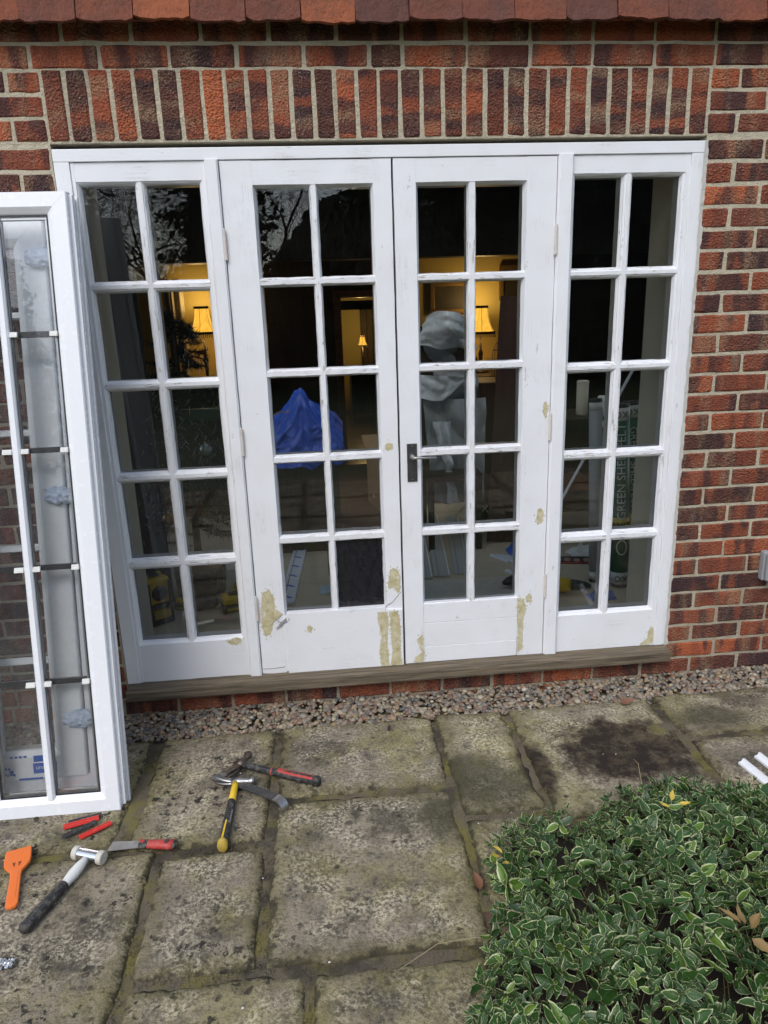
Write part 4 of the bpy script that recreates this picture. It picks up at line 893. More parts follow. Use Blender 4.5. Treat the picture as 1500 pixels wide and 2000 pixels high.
# dead straws poking out, yellow and tan leaves
STRAW = simple('dry_straw', (.33, .26, .15), .8)
for x, y, ax, ay, az_, ln in ((1.17, -1.37, -.20, -.05, .02, 1), (1.30, -1.31, -.13, -.02, .05, .5), (1.13, -1.66, -.10, -.10, .03, .6), (1.83, -.86, -.01, .05, .10, 1), (2.10, -.86, .05, .04, .03, 1), (1.72, -1.05, .07, .0, .01, 1)):
    MB().tube([(x, y, .10), (x + ax * .5, y + ay * .5, .10 + az_ * .5 + .01), (x + ax * ln, y + ay * ln, .10 + az_ * ln - .04)], [.0013, .001, .0006], 4).build('dead_stalk', STRAW, pl)
YL = simple('yellow_leaf', (.55, .40, .06), .5, var=.2); TANL = simple('tan_dead_leaf', (.25, .155, .05), .6, var=.45)
def loose_leaf(name, label, mat, x, y, z, ln, yaw, pitch, roll=0, cat='leaf', seed=3, parent=None):
    me = LG[seed]; b = MB().add(me[0], me[1]).xf(Matrix.Translation((x, y, z)) @ Matrix.Rotation(R(yaw), 4, 'Z') @ Matrix.Rotation(R(-pitch), 4, 'Y') @ Matrix.Rotation(R(roll), 4, 'X') @ Matrix.Scale(ln, 4))
    if parent: return b.build(name, mat, parent, smooth=True)
    return b.build(name, mat, smooth=True, label=label, category=cat)
for i, (dx, dy, yaw, ln) in enumerate(((0, 0, 140, .05), (.012, .004, 85, .046), (.022, -.004, 35, .05), (.012, -.025, -50, .045))):
    loose_leaf('dead_leaf', None, TANL, 1.705 + dx, -1.592 + dy, .30 - .006 * i, ln, yaw, 15 - 8 * i, 20, seed=i, parent=pl)
for x, y, z, yaw in ((1.80, -1.10, .225, 60), (1.815, -1.115, .225, -30), (1.785, -1.12, .22, 170), (1.30, -1.10, .09, 200), (1.315, -1.115, .085, 260), (1.31, -1.09, .09, 150)):
    loose_leaf('yellow_leaf', None, YL, x, y, z, .034, yaw, 20, 10, seed=(int(yaw) % 12), parent=pl)
# fallen leaves on paving and pebbles
RUST = simple('rust_brown_leaf', (.17, .070, .032), .6, var=.3)
loose_leaf('fallen_leaf', 'rust brown fallen leaf on the paving at edge of pebbles', RUST, 2.03, -.235, .012, .062, 5, 6, 25, seed=1)
loose_leaf('fallen_leaf', 'brown curled leaf lying among the pebbles below right door', RUST, 1.53, -.135, .012, .055, 20, 14, -20, seed=4)
loose_leaf('fallen_leaf', 'small dark shrivelled leaf on the slab below the doors', DARKWOOD, 1.055, -.297, .010, .030, 70, 15, 30, seed=6)
loose_leaf('fallen_leaf', 'crumpled brown leaf caught beside the plant at joint', RUST, 1.235, -1.13, .010, .05, 100, 20, 20, seed=8)
loose_leaf('fallen_leaf', 'dull brown dead leaf half under the plant beside big slab', simple('dull_leaf', (.12, .075, .05), .7), 1.245, -1.215, .012, .055, 250, 10, -10, seed=9)
fl = MB()
for i in range(60):
    x = rl.uniform(-.4, 2.6); y = -.12 - abs(rl.gauss(0, .55)); s_ = rl.uniform(.001, .0032)
    if y < -2: continue
    fl.add([(x - s_, y - s_ * .5, .010), (x + s_ * .8, y - s_ * .8, .011), (x + s_, y + s_ * .7, .010), (x - s_ * .6, y + s_, .0115)], [(0, 1, 2, 3)])
fl.build('paint_flakes', WHITEP, kind='stuff', label='white paint flakes scattered over the paving')
mo_ = MB()                                         # crumbs of soil and moss in the joints
for i in range(2600):
    sx0, sx1, sy1, sy0 = SLABS[rl.randrange(2, 16)]; s_ = rl.uniform(.002, .006)
    if rl.random() < .5: x, y = rl.choice([sx0 - .014, sx1 + .014]) + rl.gauss(0, .008), rl.uniform(sy0, sy1)
    else: x, y = rl.uniform(sx0, sx1), rl.choice([sy0 - .014, sy1 + .014]) + rl.gauss(0, .008)
    if y > -.2: continue
    z = -.010 + rl.uniform(-.003, .006)
    mo_.add([(x + s_, y, z), (x, y + s_, z), (x - s_, y, z), (x, y - s_, z), (x, y, z + s_)], [(0, 1, 4), (1, 2, 4), (2, 3, 4), (3, 0, 4)])
mo_.build('moss_crumbs', SOIL, kind='stuff', label='soil crumbs and moss in the joints between slabs')

# ================================================================== ROOM BEHIND THE GLASS
FZ = .13
MB().box(-1.3, 3.7, .101, 2.6, FZ - .05, FZ).build('room_floor', DUST, kind='structure')
flo = obj('wooden_floor', None, kind='structure')
for k in range(30):
    yb = 2.603 + k * .195; b = MB().box(-1.3, 3.7, yb, yb + .192, FZ - .05, FZ + random.uniform(-.001, .001)); b.build('plank', FLOORW, flo)
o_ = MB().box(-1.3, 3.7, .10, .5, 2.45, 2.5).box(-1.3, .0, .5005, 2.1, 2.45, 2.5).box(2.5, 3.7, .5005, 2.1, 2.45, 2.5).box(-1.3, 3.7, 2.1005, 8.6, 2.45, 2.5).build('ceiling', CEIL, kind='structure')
MB().box(-.05, 2.55, .45, 2.15, 2.51, 2.514).build('added_rooflight_pane', GLASS, o_)  # added rooflight over a ceiling opening, out of view, brightens the floor
for nm_, xa in (('room_wall_left', -1.36), ('room_wall_right', 3.7)):
    o_ = MB().box(xa, xa + .06, .10, .45, 0, 2.5).box(xa, xa + .06, .4505, 2.4, 0, .7).box(xa, xa + .06, .4505, 2.4, 2.25, 2.5).box(xa, xa + .06, 2.4005, 8.6, 0, 2.5).build(nm_, DWALL, kind='structure')  # wall pieces leave a side window opening, added for extra daylight
    MB().box(xa + .02, xa + .024, .4, 2.45, .65, 2.3).build('pane', GLASS, o_)  # glass of the added, unseen side window
b = MB().box(-1.3, .048, .1005, .32, 0, 2.45).box(2.282, 3.7, .1005, .32, 0, 2.45).box(.048, 2.282, .1005, .32, 2.17, 2.45); b.build('window_reveal', CREAM, kind='structure')
MB().box(-1.3, 3.7, 2.95, 3.12, 1.985, 2.44).build('ceiling_beam', DARKWOOD, label='dark oak beam across the room behind the doors', category='beam')
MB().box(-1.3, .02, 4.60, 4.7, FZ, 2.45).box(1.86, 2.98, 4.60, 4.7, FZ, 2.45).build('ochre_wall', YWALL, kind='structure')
MB().box(2.981, 3.7, 3.4, 4.7, FZ, 2.45).box(.0205, 1.12, 4.58, 4.7, FZ, 2.45).box(1.62, 1.86, 4.58, 4.7, FZ, 2.45).box(1.12, 1.62, 4.58, 4.7, 1.74, 2.45).build('panelled_wall', DARKWOOD, kind='structure')
MB().box(.2, 2.9, 8.3, 8.4, FZ, 2.45).build('far_wall', YWALL, kind='structure')
df_ = thing('door_frame', 'orange brown wooden door frame leading to the far room', 'door frame', (1.37, 4.57, FZ))
for a in ((1.06, 1.13), (1.61, 1.68)): MB().box(a[0], a[1], 4.54, 4.72, FZ, 1.80).build('jamb', FLOORW, df_)
MB().box(1.131, 1.609, 4.54, 4.72, 1.735, 1.80).build('head', FLOORW, df_)
MB().box(.3, 2.8, 5.6, 5.75, 1.62, 1.72).build('far_beam', DARKWOOD, label='dark beam in the far room seen through the doorway', category='beam')
# lamps
def mk_shade():
    m = M('glowing_shade'); o = m.objc(); lw = m.n('LayerWeight', {0: .35}).outputs['Facing']; pl_ = m.noise(m.vmul(o, (60, 60, 3)), 1, 2)
    st = m.math('MULTIPLY', m.ramp(pl_, [(.3, .7), (.7, 1.15)]), .72)
    return m.bsdf((.7, .5, .2), .8, **{'Emission Color': (1, .50, .06, 1), 'Emission Strength': st})
SHADE = mk_shade(); TRIM = simple('brown_fringe', (.03, .014, .006), .8)
def table_lamp(label, x, y, zb, zs, s_, energy):
    t = thing('table_lamp', label, 'lamp', (x, y, zb)); h = zs - zb
    n = 24; prof = [(.062, .235), (.064, .20), (.070, .15), (.083, .09), (.105, .035), (.128, 0)]
    b = MB(); b.v = [(r * s_ * (1 + .012 * math.cos(k * PI)) * math.cos(2 * PI * k / n), r * s_ * (1 + .012 * math.cos(k * PI)) * math.sin(2 * PI * k / n), h + z * s_) for r, z in prof for k in range(n)]
    b.f = [(i * n + k, i * n + (k + 1) % n, (i + 1) * n + (k + 1) % n, (i + 1) * n + k) for i in range(5) for k in range(n)]
    sh = L(b, 'lamp_shade', SHADE, t, smooth=True)
    for r, z0, z1 in ((.0655, .218, .240), (.131, -.004, .018)):
        c = MB(); c.v = [(r * s_ * math.cos(2 * PI * k / n), r * s_ * math.sin(2 * PI * k / n), h + z * s_) for z in (z0, z1) for k in range(n)]; c.f = [(k, (k + 1) % n, n + (k + 1) % n, n + k) for k in range(n)]
        L(c, 'trim', TRIM, sh)
    fr = MB()
    for k in range(48):
        a = 2 * PI * k / 48; fr.tube([(math.cos(a) * .129 * s_, math.sin(a) * .129 * s_, h), (math.cos(a) * .130 * s_, math.sin(a) * .130 * s_, h - .035 * s_)], .0022 * s_, 3)
    L(fr, 'fringe', TRIM, sh)
    for k in range(6):
        a = 2 * PI * k / 6 + .4; L(MB().tube([(math.cos(a) * r * s_ * 1.01, math.sin(a) * r * s_ * 1.01, h + z * s_) for r, z in prof], .0018, 4), 'shade_wire', TRIM, sh)
    L(MB().lathe([(.075 * s_, 0), (.07 * s_, .015), (.02 * s_, .03), (.012 * s_, .06), (.022 * s_, .5 * h), (.010 * s_, .6 * h), (.008 * s_, h + .1 * s_)], 14), 'base', DARKWOOD, t, smooth=True)
    l_ = bpy.data.lights.new('bulb', 'POINT'); l_.energy = energy; l_.color = (1, .68, .28); l_.shadow_soft_size = .03
    bo = bpy.data.objects.new('bulb', l_); COL.objects.link(bo); bo.parent = t; bo.location = (0, 0, h + .26 * s_)
    l2 = bpy.data.lights.new('bulb', 'POINT'); l2.energy = energy * .35; l2.color = (1, .66, .26); l2.shadow_soft_size = .03
    bo = bpy.data.objects.new('bulb', l2); COL.objects.link(bo); bo.parent = t; bo.location = (0, 0, h - .05 * s_)
table_lamp('lit bell shaded table lamp behind the left side window', -.187, 4.32, .98, 1.444, 1.04, 2.6)
table_lamp('lit bell shaded table lamp behind the right door', 2.477, 4.32, .98, 1.356, 1.09, 2.6)
table_lamp('small distant lit lamp seen through the doorway of left door', 1.52, 7.5, .80, 1.135, .55, 4)
def sideboard(label, x0, x1, y0, y1, zt, mat=DARKWOOD):
    t = thing('sideboard', label, 'sideboard', ((x0 + x1) / 2, (y0 + y1) / 2, FZ))
    MB().box(x0, x1, y0, y1, zt - .03, zt).build('top', mat, t, bevel=.004); MB().box(x0 + .03, x1 - .03, y0 + .02, y1, FZ + .08, zt - .0305).build('carcass', mat, t)
    n = 3; w_ = (x1 - x0 - .08) / n
    for k in range(n): MB().box(x0 + .045 + k * w_, x0 + .035 + (k + 1) * w_, y0 + .005, y0 + .0195, FZ + .1, zt - .05).build('door', mat, t, bevel=.003)
    for xx in (x0 + .04, x1 - .08): MB().box(xx, xx + .04, y0 + .03, y0 + .07, FZ, FZ + .0795).build('foot', mat, t)
sideboard('dark sideboard under the lamp behind the left side window', -.7, .4, 3.9, 4.57, .98); sideboard('dark sideboard under the lamp behind the right door', 1.98, 2.97, 3.9, 4.57, .98); sideboard('small dark table under the far lamp', 1.30, 1.85, 7.25, 7.8, .80)
# curtains and pictures
CURT = simple('cream_curtain', (.42, .36, .26), .9)
def curtain(label, x0, x1, y, z0, z1, mat): MB().grid(lambda u, v: (x0 + (x1 - x0) * u, y + .02 * math.sin(u * (x1 - x0) * 70) + .01 * nz(u * 8, v * 2), z0 + (z1 - z0) * v), 40, 8).build('curtain', mat, smooth=True, label=label, category='curtain')
curtain('cream curtain beside the lamp behind the left side window', -.55, -.36, 4.45, .4, 1.95, CURT)
curtain('dark curtain in the far room beside the small lamp', 1.54, 1.80, 8.1, .5, 1.62, simple('brown_curtain', (.10, .075, .045), .9))
GOLD = simple('dull_gilt', (.20, .12, .035), .5, .3)
def picture(label, x0, x1, z0, z1, y):
    t = thing('picture', label, 'picture', ((x0 + x1) / 2, y, z0)); w_ = .045
    for a in ((x0, x1, z0, z0 + w_), (x0, x1, z1 - w_, z1), (x0, x0 + w_, z0 + w_ + .0005, z1 - w_ - .0005), (x1 - w_, x1, z0 + w_ + .0005, z1 - w_ - .0005)): MB().box(a[0], a[1], y - .03, y, a[2], a[3]).build('moulding', GOLD, t, bevel=.006)
    MB().box(x0 + w_, x1 - w_, y - .012, y - .004, z0 + w_, z1 - w_).build('canvas', simple('dark_painting', (.05, .038, .022), .6, var=.5, scale=12), t)
picture('gilt framed dark painting on wall behind the right door', 2.02, 2.42, 1.55, 1.86, 4.59); picture('dark framed picture to the right of the lamp', 2.78, 3.12, 1.10, 1.50, 4.59); picture('dark picture high above the lamp by right door', 2.72, 3.05, 1.66, 2.0, 4.59)
# figurine and wire cage on a stand
t = thing('figurine', 'small dark bronze figurine beside the lamp behind right door', 'figurine', (2.24, 3.62, .98))
b = MB().tube([(0, 0, .02), (0, .0, .10), (0, 0, .16), (.0, 0, .20), (0, 0, .225), (0, 0, .245), (0, 0, .275), (0, 0, .285)], [.028, .030, .034, .026, .012, .022, .022, .008], 10)
for s_ in (-1, 1): b.tube([(s_ * .03, 0, .195), (s_ * .05, -.01, .14), (s_ * .025, -.03, .10)], [.011, .010, .008], 6).tube([(s_ * .015, 0, .03), (s_ * .02, -.02, .015), (s_ * .02, -.05, .0)], [.013, .011, .010], 6)
L(b, 'body', STEELB, t, smooth=True); L(MB().box(-.05, .05, -.06, .04, -.0, .02), 'plinth', DARKWOOD, t)
wf = thing('wire_cage', 'rounded black wire cage standing to the right of the lamp', 'cage', (2.24, 2.6, .78))
for k in range(12):
    a = 2 * PI * k / 12; L(MB().tube([(math.cos(a) * r, math.sin(a) * r, z) for r, z in ((.075, 0), (.066, .2), (.072, .40), (.064, .50), (.04, .56), (.003, .58))], .0022, 4), 'wire', BLACKP, wf)
for r, z in ((.075, 0), (.066, .2), (.072, .40), (.062, .51)): L(MB().tube([(math.cos(2 * PI * k / 24) * r, math.sin(2 * PI * k / 24) * r, z) for k in range(25)], .002, 4, False), 'hoop', BLACKP, wf)
t = thing('side_table', 'dark table carrying the wire cage', 'table', (2.24, 2.6, FZ))
L(MB().box(-.22, .22, -.2, .2, .62, .649), 'top', DARKWOOD, t, bevel=.004)
for sx in (-.19, .17):
    for sy in (-.17, .15): L(MB().box(sx, sx + .03, sy, sy + .03, 0, .6195), 'leg', DARKWOOD, t)
# draped clear plastic over a tall chair
PLAST = simple('grey_plastic_sheet', (.62, .64, .66), .35, var=.08, bumps=.15, scale=25)
DARKBAG = simple('dark_plastic_sheet', (.32, .33, .34), .4, var=.2, bumps=.2)
ch = thing('draped_chair', 'tall chair draped in crumpled grey plastic behind the right door', 'chair', (1.66, 1.75, FZ))
for sx in (1.50, 1.80):
    MB().box(sx, sx + .035, 1.78, 1.815, FZ, 1.50).build('leg', DARKWOOD, ch); MB().box(sx, sx + .035, 1.45, 1.485, FZ, .62).build('leg', DARKWOOD, ch)
MB().box(1.50, 1.835, 1.44, 1.777, .58, .62).build('seat', DARKWOOD, ch); MB().box(1.536, 1.799, 1.785, 1.81, .9, 1.48).build('backrest', DARKWOOD, ch)
def rid(x, y, z): return 1 - 2 * abs(nz(x, y, z))
def hood(u, v):
    w_ = .125 + .075 * (1 - v); x = 1.675 + (u - .5) * 2 * w_; top = (1 - (2 * u - 1) ** 4) * .05
    return (x + .01 * nz(v * 6, u * 2, 3), 1.66 - .07 * math.sin(PI * v * .8) * math.sin(PI * u) + .10 * (2 * u - 1) ** 2 + .020 * rid(u * 1.6 + v, v * 2, 4) + .006 * rid(u * 5, v * 5 + u * 3, 8), 1.38 + .17 * v + top * v - .03 * u + .02 * nz(u * 4, 1) * (1 - v))
MB().grid(hood, 40, 30).build('plastic_hood', PLAST, ch, smooth=True)
def dr(u, v):
    w_ = .19 + .03 * (1 - v); x = 1.675 + (u - .5) * 2 * w_ + .03 * nz(u * 3, v * 4, 1); z = .98 + .46 * v
    return (x, 1.72 + .05 * rid(u * 1.7 + v * .6, v * 1.6, 2) + .014 * rid(u * 4 + v * 2, v * 4, 3) + .10 * (2 * u - 1) ** 2, z)
MB().grid(dr, 44, 44).build('plastic_sheet', DARKBAG, ch, smooth=True)
def flap(u, v):
    x = 1.49 + .29 * u - .03 * (1 - v); cut = .13 * (1 - u) ** .0 * (1 - .55 * max(0, u - .55) / .45)
    return (x, 1.62 - .05 * math.sin(PI * u) + .022 * rid(u * 1.8, v * 1.5 + u, 12) + .005 * rid(u * 5, v * 4, 5), 1.215 - cut * (1 - v) - .02 * (1 - v) * math.sin(u * 4) - .015 * u)
MB().grid(flap, 40, 20).build('plastic_flap', PLAST, ch, smooth=True)
def dr2(u, v):
    w_ = .20 - .03 * (1 - v); x = 1.70 + .02 * (1 - v) + (u - .5) * 2 * w_; z = .40 + .66 * v
    return (x, 1.58 + .06 * rid(u * 1.8 + v * 1.2, v * 1.8, 7) + .014 * rid(u * 5, v * 4 + u * 2, 3), z + .05 * nz(u * 5, 0, 3) * (1 - v))
MB().grid(dr2, 44, 60).build('plastic_sheet', DARKBAG, ch, smooth=True)
MB().grid(lambda u, v: (1.60 + .07 * (1 - v) + (u - .5) * (.035 + .12 * abs(v - .35)) + .012 * nz(v * 9, 2), 1.50 + .035 * rid(u * 2, v * 5, 1), .42 + .52 * v), 16, 44).build('plastic_tail', PLAST, ch, smooth=True)
# blue tarpaulin bundle
BTARP = simple('blue_tarpaulin', (.03, .10, .55), .4, var=.15, bumps=.25, scale=20)
tp = thing('tarpaulin_bundle', 'blue tarpaulin tied over a bundle behind the left door', 'tarpaulin', (.74, 1.75, FZ))
TOPL = [(.50, .93), (.56, .99), (.63, 1.035), (.685, 1.09), (.715, 1.15), (.745, 1.165), (.775, 1.13), (.80, 1.085), (.87, 1.045), (.95, 1.0), (1.0, .93)]
def topl(x):
    for (xa, za), (xb, zb) in zip(TOPL, TOPL[1:]):
        if xa <= x <= xb: return za + (zb - za) * (x - xa) / (xb - xa)
    return .93
def tf(u, v):
    x = .50 + .50 * u; zt = topl(x) + .012 * nz(u * 12, 3); zb = .70 + .03 * nz(u * 6, 8); z = zb + (zt - zb) * v; a = math.atan2(z - 1.14, (x - .745) * 1.0 + 1e-6)
    d = math.hypot(x - .745, z - 1.14); e = abs(2 * u - 1)
    f = .035 * (1 - 2 * abs(nz(a * 1.9, d * 2, 1))) * min(1, d * 5) + .022 * (1 - 2 * abs(nz(a * 4.5, d * 5, 3))) * min(1, d * 6) + .03 * nz(u * 4, v * 4, 5) + .010 * (1 - 2 * abs(nz(u * 9, v * 8, 7)))
    return (x + .01 * nz(v * 7, u * 7, 2), 1.56 + .16 * v ** 2 + .14 * e ** 3 - f, z)
MB().grid(tf, 84, 60).build('tarpaulin', BTARP, tp, smooth=True)
MB().grid(lambda u, v: (lambda p: (p[0], 2.02 - .18 * v + .02 * nz(u * 5, v * 5, 9), p[2] - .01))(tf(u, v)), 40, 30).build('tarpaulin_back', BTARP, tp, smooth=True)
MB().box(.52, .96, 1.60, 1.95, FZ, FZ + .58).build('crate', DARKWOOD, tp, bevel=.005)
MB().tube([(.55, 1.62, .95), (.56, 1.60, 1.0), (.61, 1.6, 1.03), (.68, 1.62, 1.03)], .004, 6).build('rope', STRAW, tp)
# red-brown cabinet and boards leaning behind the right door
MB().box(1.93, 2.16, 1.95, 2.35, FZ, 1.12).build('cabinet', REDWOOD, bevel=.006, label='dark red brown cabinet behind the right door', category='cabinet')
bb = MB().box(-.16, .16, 0, .012, 0, 1.55).xf(Matrix.Translation((2.05, 1.55, FZ)) @ Matrix.Rotation(R(-9), 4, 'X') @ Matrix.Rotation(R(5), 4, 'Y')); bb.build('board', REDWOOD, label='brown board leaning behind the right side window', category='board')
shl = thing('shelf_unit', 'dark shelf unit behind the right side window holding jug and pot', 'shelf', (2.6, 1.6, FZ))
for z in (.35, .75, .915): MB().box(2.30, 3.1, 1.42, 1.85, z, z + .02).build('shelf', DARKWOOD, shl)
for x in (2.28, 3.101): MB().box(x, x + .019, 1.42, 1.85, FZ, 1.0).build('side', DARKWOOD, shl)
t = thing('pot', 'tall cream cylinder standing on shelf behind the right side window', 'pot', (2.485, 1.55, .936)); L(MB().lathe([(.034, 0), (.036, .01), (.036, .19), (.033, .2)], 20), 'body', CREAM, t, smooth=True); L(MB().lathe([(.037, .196), (.037, .21), (.03, .214)], 20), 'lid', CREAM, t)
t = thing('jug', 'white plastic jug with loop handle next to the cream cylinder', 'jug', (2.60, 1.50, .936)); L(MB().lathe([(.035, 0), (.04, .02), (.038, .09), (.032, .12)], 18), 'body', WHITEP, t, smooth=True); L(MB().tube([(-.036, 0, .02), (-.06, 0, .035), (-.062, 0, .08), (-.034, 0, .1)], .006, 8), 'handle', WHITEP, t, smooth=True)
bar_ = MB().tube([(2.52, .93, 1.26), (2.08, .9, .45)], .009, 4); bar_.build('white_rod', UPVC, label='white plastic strip leaning diagonally behind the right side window', category='strip')
# roofing felt rolls
GREENR = simple('green_wrapper', (.02, .13, .075), .4, bumps=.08); GREYR = simple('grey_wrapper', (.42, .43, .45), .5, bumps=.1); YELR = simple('yellow_band', (.55, .42, .02), .5); INK = simple('black_ink', (.012, .012, .014), .5)
def felt_roll(label, x, y, tiltx, tilty, r, main, h=.98, text=True, flip=False):
    t = thing('felt_roll', label, 'roll', (x, y, FZ), (R(tiltx), R(tilty), 0))
    L(MB().lathe([(r * .96, 0), (r * .985, .004), (r * .985, h - .004), (r * .96, h)], 28), 'roll', BLACKP, t, smooth=False)
    L(MB().lathe([(r, .02), (r, h - .02)], 48), 'wrapper', main, t, smooth=True)
    for z0, z1, mt in ((.02, .085, WHITEP), (h - .085, h - .02, WHITEP), (.315, .385, YELR)) if text else ((.02, .06, WHITEP), (h - .06, h - .02, WHITEP)): L(MB().lathe([(r * 1.006, z0), (r * 1.006, z1)], 48), 'band', mt, t, smooth=True)
    def wrap(txt, size, zc, mat, ang, face=-100):
        me = text_mesh(txt, size, mat, .0002); rot = Matrix.Rotation(R(ang), 4, 'Z'); me.transform(rot)
        bm_ = bmesh.new(); bm_.from_mesh(me); bmesh.ops.triangulate(bm_, faces=bm_.faces[:])
        for _ in range(4):
            le = [e for e in bm_.edges if abs(e.verts[0].co.x - e.verts[1].co.x) > .008]
            if not le: break
            bmesh.ops.subdivide_edges(bm_, edges=le, cuts=1); bmesh.ops.triangulate(bm_, faces=bm_.faces[:])
        bm_.to_mesh(me); bm_.free()
        for v in me.vertices:
            a = R(face) + v.co.x / r; rr_ = r * 1.022 + v.co.z; v.co = (rr_ * math.cos(a), rr_ * math.sin(a), zc + v.co.y)
        me.update(); obj('lettering', me, t, local=True)
    if text:
        wrap('GREEN SHED FELT', 0.062 if not flip else .054, .63, WHITET, -90 if flip else 90); wrap('SUPER', .040, .35, INK, 180); wrap('IKO', .045, .052, INK, 180); wrap('IKO', .045, h - .052, INK, 180)
        n = 30; L(MB().tube([(r * 1.012 * math.cos(R(-100) + .026 * math.cos(2 * PI * k / n) / r), r * 1.012 * math.sin(R(-100) + .026 * math.cos(2 * PI * k / n) / r), .225 + .038 * math.sin(2 * PI * k / n)) for k in range(n + 1)], .0035, 4, False), 'ring_mark', WHITEP, t)
    return t
felt_roll('green wrapped roll of shed felt standing behind the right side window', 2.425, .72, -3, -2, .048, GREENR)
felt_roll('second green felt roll, partly hidden by the reveal at far right', 2.535, .80, -3, -3, .046, GREENR, flip=True)
felt_roll('plain grey roll standing left of the green felt rolls', 2.32, .80, -3, -1.5, .034, GREYR, 1.0, False)
# christmas tree
TREE = mk_foliage('dark_needles', (.006, .012, .007), (.014, .026, .013))
xt = thing('christmas_tree', 'dark christmas tree with silver tinsel behind the left side window', 'tree', (.16, 1.0, FZ))
nb = MB(); tn = MB(); rt = random.Random(5)
for i in range(150):
    h = rt.uniform(.30, 1.50); rmax = .44 * (1.72 - h - .02) / 1.4 + .03; a = rt.uniform(0, 2 * PI); dz = rt.uniform(-.12, .02)
    for k in range(26):
        t_ = .15 + .85 * k / 26; c = Vector((math.cos(a) * rmax * t_, math.sin(a) * rmax * t_ * .75, h + dz * t_))
        for q in range(3):
            d = Vector((rt.gauss(0, 1), rt.gauss(0, 1), rt.gauss(0, .6))).normalized() * .035; s_ = d.orthogonal().normalized() * .003
            nb.add([c + s_, c - s_, c + d], [(0, 1, 2)])
    for _q in range(4):
        c = Vector((math.cos(a) * rmax * rt.uniform(.6, 1.05), math.sin(a) * rmax * .75, h + dz + rt.uniform(-.05, .05))); ln = rt.uniform(.01, .05)
        e_ = c + Vector((rt.uniform(-.03, .03), rt.uniform(-.03, .03), -ln * rt.uniform(.4, 1))); tn.add([c, c + Vector((.0013, 0, 0)), e_ + Vector((.0013, 0, 0)), e_], [(0, 1, 2, 3)])
L(nb, 'needles', TREE, xt, kind='stuff'); L(tn, 'tinsel', WHITEP, xt, kind='stuff'); L(MB().tube([(0, 0, 0), (0, 0, .8), (0, 0, 1.65)], [.022, .016, .004], 8), 'trunk', DARKWOOD, xt)
L(MB().lathe([(.12, 0), (.13, .02), (.14, .16), (.13, .17)], 16), 'pot', BLACKP, xt)
for lab, p, mt in (('dull silver bauble low on the christmas tree', (.30, .72, .98), simple('silver_bauble', (.25, .28, .28), .3, .8)), ('dark red bauble on the left of the christmas tree', (.06, .68, .86), simple('red_bauble', (.10, .012, .012), .3, .4)), ('gold bauble hanging in the middle of christmas tree', (.10, .66, .66), simple('gold_bauble', (.22, .12, .03), .3, .7))):
    t = thing('bauble', lab, 'bauble', p); L(MB().lathe([(.004, -.03), (.018, -.026), (.028, -.013), (.031, 0), (.028, .013), (.018, .026), (.006, .03)], 16), 'ball', mt, t, smooth=True); L(MB().lathe([(.006, .028), (.006, .038)], 8), 'cap', CHROME, t)
MB().box(-.11, .02, .90, .925, FZ, 2.44).build('grey_board', simple('slate_grey_board', (.028, .030, .034), .6), label='tall slate grey board standing inside the left side window', category='board')
MB().box(.16, .40, .86, .90, 1.10, 1.16).build('green_box', simple('dark_green_box', (.012, .05, .03), .4), bevel=.006, label='flat dark green box resting in the christmas tree', category='box')
# things on the floor inside
def power_tool(label, x, y, yaw, s_=1.0, cat='power tool'):
    t = thing('cordless_tool', label, cat, (x, y, FZ), (0, 0, R(yaw)))
    L(MB().tube([(-.10, 0, .05), (-.085, 0, .05), (-.02, 0, .05), (.03, 0, .05), (.05, 0, .05)], [(.022 * s_, .026 * s_), (.034 * s_, .036 * s_), (.038 * s_, .038 * s_), (.036 * s_, .036 * s_), (.022 * s_, .024 * s_)], 14), 'motor_housing', YELP, t, smooth=True)
    L(MB().tube([(.048, 0, .05), (.08, 0, .05), (.12, 0, .048), (.15, 0, .045)], [(.030 * s_, .030 * s_), (.026 * s_, .028 * s_), (.022 * s_, .022 * s_), (.010 * s_, .010 * s_)], 12), 'nose', BLACKP, t, smooth=True)
    L(MB().box(-.15, -.095, -.030, .030, .012, .075), 'battery', BLACKP, t, bevel=.006)
    for k in range(5): L(MB().box(-.07 + k * .012, -.064 + k * .012, -.0345 * s_, -.0300 * s_, .045, .075), 'vent', BLACKP, t)
power_tool('yellow cordless multi tool on the floor behind the right side window', 2.08, .66, -14, 1.05)
power_tool('yellow cordless tool peeping out behind right door bottom pane', 1.93, .80, 200, 1.05)
def yellow_box(name, label, x, y, yaw, w_, d_, h_, mid=True):
    t = thing(name, label, 'power tool', (x, y, FZ), (0, 0, R(yaw)))
    L(MB().box(-w_ / 2, w_ / 2, -d_ / 2, d_ / 2, 0, h_ * .45), 'base', BLACKP, t, bevel=.012)
    L(MB().box(-w_ / 2 + .004, w_ / 2 - .004, -d_ / 2 + .012, d_ / 2 - .004, h_ * .455, h_), 'cover', YELP, t, bevel=.014)
    L(MB().box(-w_ * .32, w_ * .32, -d_ / 2 - .003, -d_ / 2 + .001, h_ * .15, h_ * .34), 'front_panel', YELW, t, bevel=.003); L(MB().box(-w_ * .2, w_ * .2, -d_ * .15, d_ * .2, h_, h_ + .01), 'top_grip', BLACKP, t, bevel=.004)
    return t
yellow_box('battery_charger', 'yellow and black charger on floor behind the left side window', .36, .74, 14, .125, .10, .085)
yellow_box('battery_charger', 'second yellow charger standing behind the first one', .40, .90, 10, .11, .09, .08)
rb = yellow_box('site_radio', 'tall yellow and black site radio at the lower left corner', -.01, .66, 35, .13, .14, .24)
L(MB().lathe([(.04, 0), (.038, .006), (.012, .009)], 20).xf(Matrix.Translation((0, -.058, .165)) @ Matrix.Rotation(PI / 2, 4, 'X')), 'speaker_grille', BLACKP, rb, smooth=True)
